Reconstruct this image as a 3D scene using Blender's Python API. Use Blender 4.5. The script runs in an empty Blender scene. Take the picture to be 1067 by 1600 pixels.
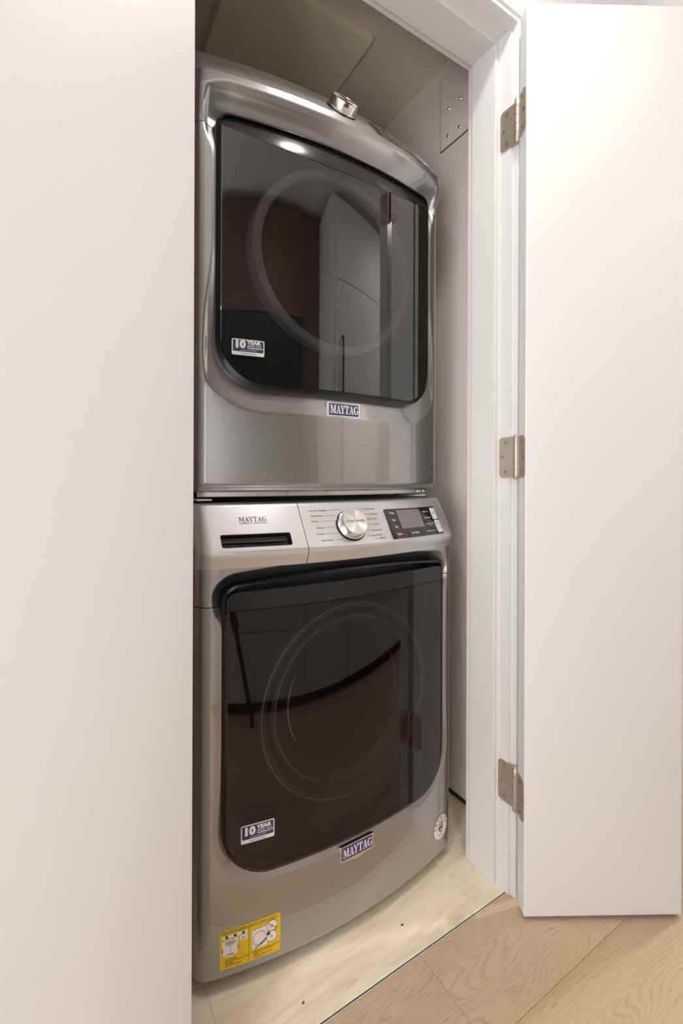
import bpy, bmesh, math, random
from mathutils import Vector, Matrix
random.seed(7)
sc = bpy.context.scene
COL = sc.collection
R = math.radians

# ------------------------------------------------------------------ camera
cam_d = bpy.data.cameras.new('camera')
cam = bpy.data.objects.new('camera', cam_d)
COL.objects.link(cam)
cam_d.sensor_fit = 'HORIZONTAL'
cam_d.sensor_width = 24.0
cam_d.lens = 711.0 / 1067.0 * 24.0
cam_d.shift_y = -55.0 / 1067.0
cam_d.clip_start = 0.02
YAW = R(31.5)
fw = Vector((math.sin(YAW), math.cos(YAW), 0)); rt = Vector((math.cos(YAW), -math.sin(YAW), 0)); up = Vector((0, 0, 1))
m = Matrix((rt, up, -fw)).transposed()
m = m @ Matrix.Rotation(0.0035, 3, 'Z')
cam.matrix_world = Matrix.Translation((0, 0, 1.0)) @ m.to_4x4()
sc.camera = cam

# ------------------------------------------------------------------ world, lights, exposure
w = bpy.data.worlds.new('world'); sc.world = w; w.use_nodes = True
w.node_tree.nodes['Background'].inputs['Color'].default_value = (0.9, 0.95, 1.0, 1)
w.node_tree.nodes['Background'].inputs['Strength'].default_value = 1.0
sc.view_settings.view_transform = 'Standard'
sc.view_settings.look = 'None'
sc.view_settings.gamma = 1.0
sc.view_settings.use_curve_mapping = False
sc.view_settings.exposure = 0.12
CEIL = 2.45
DOWNLIGHTS = [(0.61, 0.40, 5.0), (-0.60, 0.05, 6), (2.0, 0.38, 13), (-1.0, -0.9, 4), (-0.9, -1.9, 4)]

def area(name, loc, target, sx, sy, power, col=(1, 1, 1)):
    d = bpy.data.lights.new(name, 'AREA'); d.shape = 'RECTANGLE'; d.size = sx; d.size_y = sy; d.energy = power; d.color = col
    o = bpy.data.objects.new(name, d); COL.objects.link(o); o.location = loc
    o.rotation_euler = (Vector(target) - Vector(loc)).to_track_quat('-Z', 'Y').to_euler()
    return o
area('daylight_area', (-1.62, -0.42, 1.0), (0.6, 0.1, 1.05), 1.05, 1.80, 27, (0.97, 0.985, 1.0))
area('daylight_area', (-1.05, -2.55, 1.0), (0.2, 0.6, 1.05), 1.0, 1.8, 12, (0.97, 0.985, 1.0))  # added frontal fill for the closet, set at the unseen back window
area('low_fill_lamp', (-0.95, -0.45, 0.55), (0.75, 1.25, 2.1), 0.55, 0.55, 12, (1.0, 0.975, 0.94))  # added low fill, aimed up to lift the closet ceiling

# ------------------------------------------------------------------ materials
MATS = {}
def nodes_of(name):
    m = bpy.data.materials.new(name); m.use_nodes = True
    nt = m.node_tree
    return m, nt, nt.nodes['Principled BSDF']
def mat(name, col, rough=0.5, metal=0.0, coat=0.0, coat_rough=0.05, bump=0.0, bscale=200.0, var=0.0, vscale=3.0, spec=0.5, emit=None, estr=0):
    m, nt, b = nodes_of(name)
    b.inputs['Base Color'].default_value = (*col, 1)
    b.inputs['Roughness'].default_value = rough
    b.inputs['Metallic'].default_value = metal
    b.inputs['Coat Weight'].default_value = coat
    b.inputs['Coat Roughness'].default_value = coat_rough
    b.inputs['Specular IOR Level'].default_value = spec
    if emit:
        b.inputs['Emission Color'].default_value = (*emit, 1); b.inputs['Emission Strength'].default_value = estr
    tc = nt.nodes.new('ShaderNodeTexCoord')
    if bump:
        n = nt.nodes.new('ShaderNodeTexNoise'); n.inputs['Scale'].default_value = bscale; n.inputs['Detail'].default_value = 3
        bp = nt.nodes.new('ShaderNodeBump'); bp.inputs['Strength'].default_value = bump; bp.inputs['Distance'].default_value = 0.001
        nt.links.new(tc.outputs['Object'], n.inputs['Vector']); nt.links.new(n.outputs['Fac'], bp.inputs['Height'])
        nt.links.new(bp.outputs['Normal'], b.inputs['Normal'])
    if var:
        n = nt.nodes.new('ShaderNodeTexNoise'); n.inputs['Scale'].default_value = vscale; n.inputs['Detail'].default_value = 4
        mx = nt.nodes.new('ShaderNodeMix'); mx.data_type = 'RGBA'
        mx.inputs[6].default_value = (*[c * (1 - var) for c in col], 1); mx.inputs[7].default_value = (*[min(1, c * (1 + var)) for c in col], 1)
        nt.links.new(tc.outputs['Object'], n.inputs['Vector']); nt.links.new(n.outputs['Fac'], mx.inputs[0]); nt.links.new(mx.outputs[2], b.inputs['Base Color'])
    MATS[name] = m
    return m
def M(n): return MATS[n]

mat('door_paint', (0.745, 0.742, 0.74), 0.42, bump=0.02, bscale=60)
mat('trim_paint', (0.70, 0.692, 0.685), 0.35, bump=0.02, bscale=40)
mat('wall_paint', (0.80, 0.78, 0.76), 0.6, bump=0.08, bscale=150)
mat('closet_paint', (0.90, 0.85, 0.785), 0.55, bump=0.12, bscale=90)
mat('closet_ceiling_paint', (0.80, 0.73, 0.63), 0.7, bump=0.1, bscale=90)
mat('panel_beige', (0.92, 0.85, 0.66), 0.45, bump=0.03, bscale=60)
mat('ceiling_paint', (0.85, 0.84, 0.83), 0.8)
mat('steel_paint', (0.36, 0.35, 0.34), 0.31, metal=0.85, coat=1.0, coat_rough=0.02, var=0.03, vscale=6)
MATS['steel_paint'].node_tree.nodes['Principled BSDF'].inputs['Coat IOR'].default_value = 1.7
mat('steel_side', (0.36, 0.35, 0.34), 0.4, metal=0.6, coat=0.3)
mat('fascia_silver', (0.62, 0.615, 0.615), 0.36, metal=0.75, coat=0.5, coat_rough=0.1, var=0.02, vscale=20)
mat('gasket_black', (0.006, 0.006, 0.007), 0.25)
mat('gloss_black', (0.008, 0.008, 0.008), 0.08, coat=0.5)
mat('band_grey', (0.014, 0.0135, 0.013), 0.16, coat=0.15, coat_rough=0.03, spec=0.3)
mat('ring_grey', (0.55, 0.55, 0.57), 0.25, coat=0.6)
mat('bowl_grey', (0.10, 0.10, 0.105), 0.12, coat=1.0)
mat('ring_dark', (0.14, 0.14, 0.145), 0.15, coat=1.0)
mat('ring_glint', (0.75, 0.76, 0.78), 0.2, coat=1.0)
mat('inner_dark', (0.03, 0.03, 0.03), 0.5)
mat('chrome', (0.80, 0.79, 0.78), 0.12, metal=1.0)
mat('nickel', (0.52, 0.44, 0.37), 0.42, metal=0.75, bump=0.05, bscale=400)
mat('screw_steel', (0.55, 0.52, 0.45), 0.3, metal=1.0)
mat('screw_hole', (0.10, 0.085, 0.07), 0.5, metal=0.5)
mat('bracket_steel', (0.58, 0.56, 0.52), 0.35, metal=0.9)
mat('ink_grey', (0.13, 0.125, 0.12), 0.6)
mat('ink_black', (0.012, 0.012, 0.012), 0.6)
mat('print_white', (0.80, 0.78, 0.75), 0.5)
mat('sticker_white', (0.84, 0.80, 0.76), 0.45)
mat('sticker_blue', (0.022, 0.032, 0.12), 0.4)
mat('badge_blue', (0.026, 0.042, 0.155), 0.3, coat=0.5)
mat('sticker_red', (0.55, 0.04, 0.05), 0.45)
mat('sticker_yellow', (0.82, 0.52, 0.005), 0.4)
mat('key_white', (0.72, 0.71, 0.70), 0.35)
mat('lcd', (0.17, 0.155, 0.14), 0.15, coat=0.6)
mat('lcd_segment', (0.25, 0.23, 0.205), 0.3)
mat('grout', (0.74, 0.67, 0.56), 0.9)
mat('gap_dark', (0.03, 0.028, 0.026), 0.8)
mat('strip_metal', (0.07, 0.07, 0.075), 0.4, metal=0.5)
mat('strip_white', (0.66, 0.63, 0.60), 0.5)
mat('cabinet_white', (0.84, 0.83, 0.80), 0.45)
mat('handle_black', (0.01, 0.01, 0.01), 0.4)
mat('backsplash', (0.72, 0.70, 0.67), 0.35)
mat('tripod_black', (0.012, 0.012, 0.012), 0.45)
mat('lamp_glow', (1, 1, 1), 0.5, emit=(1.0, 0.86, 0.68), estr=14)
mat('rubber', (0.02, 0.02, 0.02), 0.7)
mat('crumb', (0.12, 0.07, 0.04), 0.8)

def glass(name, tint, ior):
    m = bpy.data.materials.new(name); m.use_nodes = True; nt = m.node_tree; nt.nodes.clear()
    out = nt.nodes.new('ShaderNodeOutputMaterial'); mix = nt.nodes.new('ShaderNodeMixShader')
    tr = nt.nodes.new('ShaderNodeBsdfTransparent'); tr.inputs['Color'].default_value = (*tint, 1)
    gl = nt.nodes.new('ShaderNodeBsdfGlossy'); gl.inputs['Roughness'].default_value = 0.012; gl.inputs['Color'].default_value = (1, 1, 1, 1)
    fr = nt.nodes.new('ShaderNodeFresnel'); fr.inputs['IOR'].default_value = ior
    nt.links.new(fr.outputs[0], mix.inputs[0]); nt.links.new(tr.outputs[0], mix.inputs[1]); nt.links.new(gl.outputs[0], mix.inputs[2])
    nt.links.new(mix.outputs[0], out.inputs['Surface']); MATS[name] = m
glass('dryer_glass', (0.62, 0.62, 0.62), 1.9)
glass('washer_glass', (0.40, 0.37, 0.34), 1.5)
def clear(name):
    m = bpy.data.materials.new(name); m.use_nodes = True; nt = m.node_tree; nt.nodes.clear()
    out = nt.nodes.new('ShaderNodeOutputMaterial'); tr = nt.nodes.new('ShaderNodeBsdfTransparent')
    tr.inputs['Color'].default_value = (0.97, 0.97, 0.97, 1); nt.links.new(tr.outputs[0], out.inputs['Surface']); MATS[name] = m
clear('glass_back')

def ramp(nt, stops):
    r = nt.nodes.new('ShaderNodeValToRGB'); e = r.color_ramp.elements
    while len(e) < len(stops): e.new(0.5)
    for i, (p, c) in enumerate(stops): e[i].position = p; e[i].color = (*c, 1)
    return r
def wood(name, light, mid, dark, along='x', rough=0.45, cath=1.0):
    m, nt, b = nodes_of(name); L = nt.links.new
    tc = nt.nodes.new('ShaderNodeTexCoord'); oi = nt.nodes.new('ShaderNodeObjectInfo')
    add = nt.nodes.new('ShaderNodeVectorMath'); add.operation = 'MULTIPLY_ADD'
    comb = nt.nodes.new('ShaderNodeCombineXYZ')
    for i in range(3): L(oi.outputs['Random'], comb.inputs[i])
    add.inputs[1].default_value = (37, 53, 11)
    L(comb.outputs[0], add.inputs[0]); L(tc.outputs['Object'], add.inputs[2])
    def stretched(a, c):
        mp = nt.nodes.new('ShaderNodeMapping')
        mp.inputs['Scale'].default_value = (a, c, c) if along == 'x' else ((c, c, a) if along == 'z' else (c, a, c))
        L(add.outputs[0], mp.inputs['Vector']); return mp
    # growth rings: warped lines along the grain, broken into short dashes by the pores
    mp = stretched(1.6, 6.0)
    n1 = nt.nodes.new('ShaderNodeTexNoise'); n1.inputs['Scale'].default_value = 1.0; n1.inputs['Detail'].default_value = 2.0; n1.inputs['Distortion'].default_value = 0.3
    L(mp.outputs[0], n1.inputs['Vector'])
    sep = nt.nodes.new('ShaderNodeSeparateXYZ'); L(add.outputs[0], sep.inputs[0])
    lin = nt.nodes.new('ShaderNodeMath'); lin.operation = 'MULTIPLY'; lin.inputs[1].default_value = 120; L(sep.outputs[1 if along == 'x' else 0], lin.inputs[0])
    mul = nt.nodes.new('ShaderNodeMath'); mul.operation = 'MULTIPLY_ADD'; mul.inputs[1].default_value = 44
    L(n1.outputs['Fac'], mul.inputs[0]); L(lin.outputs[0], mul.inputs[2])
    fr = nt.nodes.new('ShaderNodeMath'); fr.operation = 'FRACT'; L(mul.outputs[0], fr.inputs[0])
    rg = ramp(nt, [(0.0, (.1, .1, .1)), (0.50, (0.0, 0.0, 0.0)), (0.80, (0.9, 0.9, 0.9)), (0.90, (1, 1, 1)), (1.0, (.1, .1, .1))])
    L(fr.outputs[0], rg.inputs[0])
    mp2 = stretched(60, 1100)
    n2 = nt.nodes.new('ShaderNodeTexNoise'); n2.inputs['Scale'].default_value = 1.0; n2.inputs['Detail'].default_value = 2
    L(mp2.outputs[0], n2.inputs['Vector'])
    rp = ramp(nt, [(0.42, (0, 0, 0)), (0.60, (1, 1, 1))]); L(n2.outputs['Fac'], rp.inputs[0])
    pm = nt.nodes.new('ShaderNodeMath'); pm.operation = 'MULTIPLY'; L(rp.outputs[0], pm.inputs[0])
    ga = nt.nodes.new('ShaderNodeMath'); ga.operation = 'MULTIPLY_ADD'; ga.inputs[1].default_value = 0.55 * cath; ga.inputs[2].default_value = 0.05
    L(rg.outputs[0], ga.inputs[0]); L(ga.outputs[0], pm.inputs[1])
    # broad tone
    mp3 = stretched(1.5, 9)
    n3 = nt.nodes.new('ShaderNodeTexNoise'); n3.inputs['Scale'].default_value = 1.0; n3.inputs['Detail'].default_value = 5
    L(mp3.outputs[0], n3.inputs['Vector'])
    r3 = ramp(nt, [(0.3, mid), (0.7, light)]); L(n3.outputs['Fac'], r3.inputs[0])
    mx = nt.nodes.new('ShaderNodeMix'); mx.data_type = 'RGBA'; mx.inputs[7].default_value = (*dark, 1)
    L(pm.outputs[0], mx.inputs[0]); L(r3.outputs[0], mx.inputs[6])
    hs = nt.nodes.new('ShaderNodeHueSaturation'); mr = nt.nodes.new('ShaderNodeMapRange')
    mr.inputs['To Min'].default_value = 0.93; mr.inputs['To Max'].default_value = 1.06
    L(oi.outputs['Random'], mr.inputs['Value']); L(mr.outputs[0], hs.inputs['Value']); L(mx.outputs[2], hs.inputs['Color'])
    if along == 'x':
        so = nt.nodes.new('ShaderNodeSeparateXYZ'); L(tc.outputs['Object'], so.inputs[0])
        band = ramp(nt, [(0.0, (0, 0, 0)), (0.35, (0, 0, 0)), (0.62, (.55, .55, .55)), (1.0, (.75, .75, .75))])
        mr2 = nt.nodes.new('ShaderNodeMapRange'); mr2.inputs['From Min'].default_value = .522; mr2.inputs['From Max'].default_value = .5420; mr2.clamp = True
        L(so.outputs[1], mr2.inputs['Value']); L(mr2.outputs[0], band.inputs[0])
        lt = nt.nodes.new('ShaderNodeMath'); lt.operation = 'LESS_THAN'; lt.inputs[1].default_value = .5421; L(so.outputs[1], lt.inputs[0])
        m2 = nt.nodes.new('ShaderNodeMath'); m2.operation = 'MULTIPLY'; L(lt.outputs[0], m2.inputs[0]); L(band.outputs[0], m2.inputs[1])
        sap = nt.nodes.new('ShaderNodeMix'); sap.data_type = 'RGBA'; sap.inputs[7].default_value = (0.50, 0.33, 0.18, 1)
        L(m2.outputs[0], sap.inputs[0]); L(hs.outputs[0], sap.inputs[6]); L(sap.outputs[2], b.inputs['Base Color'])
    else:
        L(hs.outputs[0], b.inputs['Base Color'])
    bp = nt.nodes.new('ShaderNodeBump'); bp.inputs['Strength'].default_value = 0.25; bp.inputs['Distance'].default_value = 0.0006; bp.invert = True
    L(pm.outputs[0], bp.inputs['Height']); L(bp.outputs[0], b.inputs['Normal'])
    b.inputs['Roughness'].default_value = rough
    MATS[name] = m
wood('oak', (0.60, 0.43, 0.29), (0.54, 0.375, 0.245), (0.28, 0.19, 0.12))
wood('walnut', (0.23, 0.13, 0.075), (0.16, 0.088, 0.05), (0.06, 0.03, 0.02), along='z')
def travertine(name):
    m, nt, b = nodes_of(name); L = nt.links.new
    tc = nt.nodes.new('ShaderNodeTexCoord'); oi = nt.nodes.new('ShaderNodeObjectInfo')
    comb = nt.nodes.new('ShaderNodeCombineXYZ')
    for i in range(3): L(oi.outputs['Random'], comb.inputs[i])
    add = nt.nodes.new('ShaderNodeVectorMath'); add.operation = 'MULTIPLY_ADD'; add.inputs[1].default_value = (9, 17, 5)
    L(comb.outputs[0], add.inputs[0]); L(tc.outputs['Object'], add.inputs[2])
    def nz(sx, sy, det, dist=0.0, rough=0.55):
        mp = nt.nodes.new('ShaderNodeMapping'); mp.inputs['Scale'].default_value = (sx, sy, 1); mp.inputs['Rotation'].default_value = (0, 0, R(4))
        n = nt.nodes.new('ShaderNodeTexNoise'); n.inputs['Scale'].default_value = 1; n.inputs['Detail'].default_value = det; n.inputs['Distortion'].default_value = dist; n.inputs['Roughness'].default_value = rough
        L(add.outputs[0], mp.inputs['Vector']); L(mp.outputs[0], n.inputs['Vector']); return n
    a = nz(5.0, 26, 12, 0.9, 0.72)
    r1 = ramp(nt, [(0.28, (0.64, 0.50, 0.34)), (0.40, (0.80, 0.66, 0.48)), (0.50, (0.88, 0.75, 0.565)), (0.62, (0.91, 0.80, 0.63)), (0.75, (0.86, 0.70, 0.51))])
    L(a.outputs['Fac'], r1.inputs[0])
    v = nz(30, 75, 6, 0.8, 0.7)
    r2 = ramp(nt, [(0.54, (0, 0, 0)), (0.68, (0.6, 0.6, 0.6))]); L(v.outputs['Fac'], r2.inputs[0])
    mx = nt.nodes.new('ShaderNodeMix'); mx.data_type = 'RGBA'; mx.inputs[7].default_value = (0.86, 0.82, 0.74, 1)
    L(r2.outputs[0], mx.inputs[0]); L(r1.outputs[0], mx.inputs[6])
    s = nz(9, 22, 4, 0.3)
    r3 = ramp(nt, [(0.66, (0, 0, 0)), (0.78, (0.6, 0.6, 0.6))]); L(s.outputs['Fac'], r3.inputs[0])
    mx2 = nt.nodes.new('ShaderNodeMix'); mx2.data_type = 'RGBA'; mx2.inputs[7].default_value = (0.66, 0.47, 0.24, 1)
    L(r3.outputs[0], mx2.inputs[0]); L(mx.outputs[2], mx2.inputs[6])
    L(mx2.outputs[2], b.inputs['Base Color'])
    bp = nt.nodes.new('ShaderNodeBump'); bp.inputs['Strength'].default_value = 0.3; bp.inputs['Distance'].default_value = 0.001
    L(v.outputs['Fac'], bp.inputs['Height']); L(bp.outputs[0], b.inputs['Normal'])
    b.inputs['Roughness'].default_value = 0.42
    MATS[name] = m
travertine('travertine')
def brushed(name, cx, cy_, cz_, ax):
    """spun-aluminium disc: anisotropic highlights radiating from the centre"""
    m, nt, b = nodes_of(name)
    b.inputs['Base Color'].default_value = (0.74, 0.73, 0.72, 1); b.inputs['Metallic'].default_value = 1; b.inputs['Roughness'].default_value = 0.3
    b.inputs['Anisotropic'].default_value = 0.85
    t = nt.nodes.new('ShaderNodeTangent'); t.direction_type = 'RADIAL'; t.axis = 'Z'
    nt.links.new(t.outputs[0], b.inputs['Tangent']); MATS[name] = m
brushed('spun_aluminium', 0, 0, 0, 'Z')

# ------------------------------------------------------------------ object helpers
ROOT = {}
def rootloc(o):
    v = Vector((0, 0, 0))
    while o is not None: v = v + o.location; o = o.parent
    return v
def build(name, verts, faces, material, parent=None, smooth=False, mats=None, fmat=None, angle=None):
    off = rootloc(parent) if parent else Vector((0, 0, 0))
    me = bpy.data.meshes.new(name)
    me.from_pydata([tuple(Vector(v) - off) for v in verts], [], faces)
    for mm in (mats or [material]): me.materials.append(M(mm))
    if fmat: me.polygons.foreach_set('material_index', fmat)
    if smooth:
        me.polygons.foreach_set('use_smooth', [True] * len(me.polygons))
        if angle is not None: me.set_sharp_from_angle(angle=R(angle))
    me.update()
    o = bpy.data.objects.new(name, me); COL.objects.link(o)
    if parent: o.parent = parent
    return o
def thing(name, label, cat, loc, group=None):
    o = bpy.data.objects.new(name, None); COL.objects.link(o); o.location = loc; o.empty_display_size = 0.05
    o['label'] = label; o['category'] = cat
    if group: o['group'] = group
    return o
def struct(o, label, cat):
    o['kind'] = 'structure'; o['label'] = label; o['category'] = cat
    return o
class MB:
    def __init__(s): s.v = []; s.f = []
    def add(s, v, f):
        n = len(s.v); s.v += [Vector(p) for p in v]; s.f += [tuple(i + n for i in q) for q in f]; return s
    def box(s, x0, x1, y0, y1, z0, z1, bev=0.0):
        if bev:
            bm = bmesh.new(); bmesh.ops.create_cube(bm, size=1)
            for v in bm.verts: v.co = Vector(((x0 + x1) / 2 + v.co.x * (x1 - x0), (y0 + y1) / 2 + v.co.y * (y1 - y0), (z0 + z1) / 2 + v.co.z * (z1 - z0)))
            bmesh.ops.bevel(bm, geom=bm.edges[:], offset=bev, segments=2, affect='EDGES', profile=0.5)
            bm.verts.index_update()
            s.add([v.co.copy() for v in bm.verts], [[v.index for v in f.verts] for f in bm.faces]); bm.free(); return s
        v = [(x0, y0, z0), (x1, y0, z0), (x1, y1, z0), (x0, y1, z0), (x0, y0, z1), (x1, y0, z1), (x1, y1, z1), (x0, y1, z1)]
        return s.add(v, [(0, 3, 2, 1), (4, 5, 6, 7), (0, 1, 5, 4), (1, 2, 6, 5), (2, 3, 7, 6), (3, 0, 4, 7)])
    def xf(s, mtx, start=0):
        for i in range(start, len(s.v)): s.v[i] = mtx @ s.v[i]
        return s
    def lathe(s, prof, n=48, mtx=None, cap=True):
        """prof: (radius, height) pairs about local Z"""
        st = len(s.v); vs = []; fs = []
        for (r, h) in prof:
            for k in range(n): a = 2 * math.pi * k / n; vs.append(Vector((r * math.cos(a), r * math.sin(a), h)))
        for i in range(len(prof) - 1):
            for k in range(n):
                k2 = (k + 1) % n; fs.append((i * n + k, i * n + k2, (i + 1) * n + k2, (i + 1) * n + k))
        if cap:
            fs.append(tuple(reversed(range(n)))); q = (len(prof) - 1) * n; fs.append(tuple(range(q, q + n)))
        s.add(vs, fs)
        if mtx is not None: s.xf(mtx, st)
        return s
    def prism(s, poly, frame, depth):
        """poly (u,v) list; frame(u,v,d) -> point; solid from d=0 to d=depth"""
        n = len(poly); vs = [frame(u, v, depth) for u, v in poly] + [frame(u, v, 0) for u, v in poly]
        fs = [tuple(range(n)), tuple(reversed(range(n, 2 * n)))] + [(i, n + i, n + (i + 1) % n, (i + 1) % n) for i in range(n)]
        return s.add(vs, fs)
    def go(s, name, material, parent=None, **k): return build(name, s.v, s.f, material, parent, **k)
def loops(mb, lps, closed_first=False, closed_last=False):
    n = len(lps[0]); vs = [p for l in lps for p in l]; fs = []
    for i in range(len(lps) - 1):
        for k in range(n):
            k2 = (k + 1) % n; fs.append((i * n + k, i * n + k2, (i + 1) * n + k2, (i + 1) * n + k))
    if closed_first: fs.append(tuple(reversed(range(n))))
    if closed_last: q = (len(lps) - 1) * n; fs.append(tuple(range(q, q + n)))
    return mb.add(vs, fs)
def rrect(x0, x1, z0, z1, rb, rt, n=10, crown=0.0):
    """rounded rectangle, counter-clockwise from bottom-left, bottom radius rb, top radius rt"""
    pts = []
    def corner(cx, cz, r, a0):
        for k in range(n + 1):
            a = R(a0 + 90 * k / n); pts.append((cx + r * math.cos(a), cz + r * math.sin(a)))
    def seg(p, q, k):
        for i in range(1, k): t = i / k; pts.append((p[0] + (q[0] - p[0]) * t, p[1] + (q[1] - p[1]) * t))
    corner(x0 + rb, z0 + rb, rb, 180); seg((x0 + rb, z0), (x1 - rb, z0), 24)
    corner(x1 - rb, z0 + rb, rb, 270); seg((x1, z0 + rb), (x1, z1 - rt), 12)
    corner(x1 - rt, z1 - rt, rt, 0); seg((x1 - rt, z1), (x0 + rt, z1), 24)
    corner(x0 + rt, z1 - rt, rt, 90); seg((x0, z1 - rt), (x0, z0 + rb), 12)
    if crown:
        hw = (x1 - x0) / 2; cx = (x0 + x1) / 2; zm = (z0 + z1) / 2
        pts = [(x, z + crown * (1 - ((x - cx) / hw) ** 2) if z > zm else z) for x, z in pts]
    return pts
def plate(name, frame, x0, x1, v0, v1, rad, d0, d1, material, parent, n=18):
    """thin rounded plate that follows a curved surface, solid from depth d0 to d1"""
    xs = [x0 + rad * (1 - math.cos(math.pi / 2 * k / 4)) for k in range(4)] + [x0 + rad + (x1 - x0 - 2 * rad) * i / n for i in range(n + 1)] + [x1 - rad * (1 - math.cos(math.pi / 2 * k / 4)) for k in range(3, -1, -1)]
    vs = []; fs = []; m_ = len(xs)
    for d in (d1, d0):
        for x in xs:
            e = max(0, rad - min(x - x0, x1 - x)); c = rad - math.sqrt(max(0, rad * rad - e * e))
            vs += [frame(x, v0 + c, d), frame(x, v1 - c, d)]
    for i in range(m_ - 1):
        a = 2 * i; b = 2 * m_ + a
        fs += [(a, a + 2, a + 3, a + 1), (b, b + 1, b + 3, b + 2), (a, b, b + 2, a + 2), (a + 1, a + 3, b + 3, b + 1)]
    a = 0; b = 2 * m_; fs += [(a, a + 1, b + 1, b)]; a = 2 * m_ - 2; b = 4 * m_ - 2; fs += [(a, b, b + 1, a + 1)]
    return build(name, vs, fs, material, parent, smooth=True, angle=30)
def text2d(txt, size, align='LEFT', bold=0.0, xs=1.0):
    c = bpy.data.curves.new('t', 'FONT'); c.body = txt; c.size = size; c.align_x = align; c.offset = bold * size; c.resolution_u = 2; c.fill_mode = 'FRONT'
    o = bpy.data.objects.new('t', c); COL.objects.link(o)
    dg = bpy.context.evaluated_depsgraph_get(); ev = o.evaluated_get(dg); me = ev.to_mesh()
    v = [(p.co.x * xs, p.co.y) for p in me.vertices]; f = [tuple(q.vertices) for q in me.polygons]
    ev.to_mesh_clear(); bpy.data.objects.remove(o); bpy.data.curves.remove(c)
    return v, f
def put_text(mb, frame, u, v, txt, size, align='LEFT', bold=0.0, xs=1.0, d=0.0004):
    vs, fs = text2d(txt, size, align, bold, xs)
    mb.add([frame(u + a, v + b, d) for a, b in vs], fs)
def quad(mb, frame, pts, d): mb.add([frame(a, b, d) for a, b in pts], [tuple(range(len(pts)))])
def ell(cx, cy, rx, ry, n=40): return [(cx + rx * math.cos(2 * math.pi * k / n), cy + ry * math.sin(2 * math.pi * k / n)) for k in range(n)]
def serif_word(mb, frame, u, v, h, width, d):
    """MAYTAG in slab-serif capitals built from strokes"""
    G = {}
    G['M'] = (1.2, [[(.12, .05), (.22, .05), (.22, .95), (.12, .95)], [(.86, .05), (1.06, .05), (1.06, .95), (.86, .95)], [(.12, 1), (.36, 1), (.68, .05), (.54, .05)], [(.86, 1), (.86, .8), (.62, .05), (.54, .05)],
              [(0, 0), (.36, 0), (.36, .09), (0, .09)], [(.74, 0), (1.18, 0), (1.18, .09), (.74, .09)], [(0, .91), (.34, .91), (.34, 1), (0, 1)], [(.86, .91), (1.18, .91), (1.18, 1), (.86, 1)]])
    G['A'] = (.98, [[(.13, .05), (.22, .05), (.5, .98), (.42, .98)], [(.63, .05), (.86, .05), (.57, 1), (.40, 1)], [(.26, .28), (.68, .28), (.68, .37), (.26, .37)], [(0, 0), (.35, 0), (.35, .09), (0, .09)], [(.52, 0), (.98, 0), (.98, .09), (.52, .09)]])
    G['Y'] = (.96, [[(.38, .05), (.59, .05), (.59, .5), (.38, .5)], [(.10, .95), (.34, .95), (.59, .45), (.38, .45)], [(.76, .95), (.86, .95), (.58, .42), (.50, .42)], [(0, .91), (.42, .91), (.42, 1), (0, 1)], [(.62, .91), (.98, .91), (.98, 1), (.62, 1)], [(.25, 0), (.72, 0), (.72, .09), (.25, .09)]])
    G['T'] = (.92, [[(.35, .05), (.56, .05), (.56, .95), (.35, .95)], [(0, .9), (.91, .9), (.91, 1), (0, 1)], [(0, .68), (.07, .68), (.12, .95), (0, .95)], [(.84, .68), (.91, .68), (.91, .95), (.79, .95)], [(.22, 0), (.70, 0), (.70, .09), (.22, .09)]])
    g = []
    for k in range(16):
        a0, a1 = R(50 + 16.5 * k), R(50 + 16.5 * (k + 1))
        o = lambda a: (.49 + .49 * math.cos(a), .5 + .5 * math.sin(a)); i = lambda a: (.52 + .28 * math.cos(a), .5 + .42 * math.sin(a))
        g.append([o(a0), o(a1), i(a1), i(a0)])
    g += [[(.68, .06), (.88, .06), (.88, .42), (.68, .42)], [(.52, .38), (1.0, .38), (1.0, .46), (.52, .46)], [(.80, .66), (.87, .66), (.87, .98), (.80, .90)]]
    G['G'] = (1.0, g)
    tot = sum(G[c][0] for c in 'MAYTAG') - .12 * 2 - .1
    sx = width / tot; x = 0
    for n, c in enumerate('MAYTAG'):
        for poly in G[c][1]:
            a = sum(poly[i][0] * poly[(i + 1) % 4][1] - poly[(i + 1) % 4][0] * poly[i][1] for i in range(4))
            pl = poly if a > 0 else poly[::-1]
            quad(mb, frame, [(u + (x + p) * sx, v + q * h) for p, q in pl], d)
        x += G[c][0] - (.12 if c in 'AY' and n in (1, 3) else .0)

# ================================================================== SETTING
JAMB_L, JAMB_R = 0.133, 0.913      # rebate faces
Y_ROOM, Y_CLOS = 0.718, 0.849
HEAD = 2.075
# ---- wood floor
fl = build('floor', [(-2.6, -2.6, -0.03), (3.0, -2.6, -0.03), (3.0, 1.9, -0.03), (-2.6, 1.9, -0.03)], [(0, 1, 2, 3)], 'gap_dark')
struct(fl, 'floor of pale oak planks running up to cream stone tiles inside the closet', 'floor')
def slab_piece(name, x0, x1, y0, y1, zt, material, parent, bev=0.0008, th=0.012):
    mb = MB(); b = bev
    vs = [(x0, y0, zt - th), (x1, y0, zt - th), (x1, y1, zt - th), (x0, y1, zt - th), (x0, y0, zt - b), (x1, y0, zt - b), (x1, y1, zt - b), (x0, y1, zt - b),
          (x0 + b, y0 + b, zt), (x1 - b, y0 + b, zt), (x1 - b, y1 - b, zt), (x0 + b, y1 - b, zt)]
    fs = [(0, 3, 2, 1), (8, 9, 10, 11)]
    for i in range(4):
        j = (i + 1) % 4; fs += [(i, j, 4 + j, 4 + i), (4 + i, 4 + j, 8 + j, 8 + i)]
    mb.add(vs, fs); return mb.go(name, material, parent)
row = 0; y1 = 0.7236; PW = 0.1816
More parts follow.
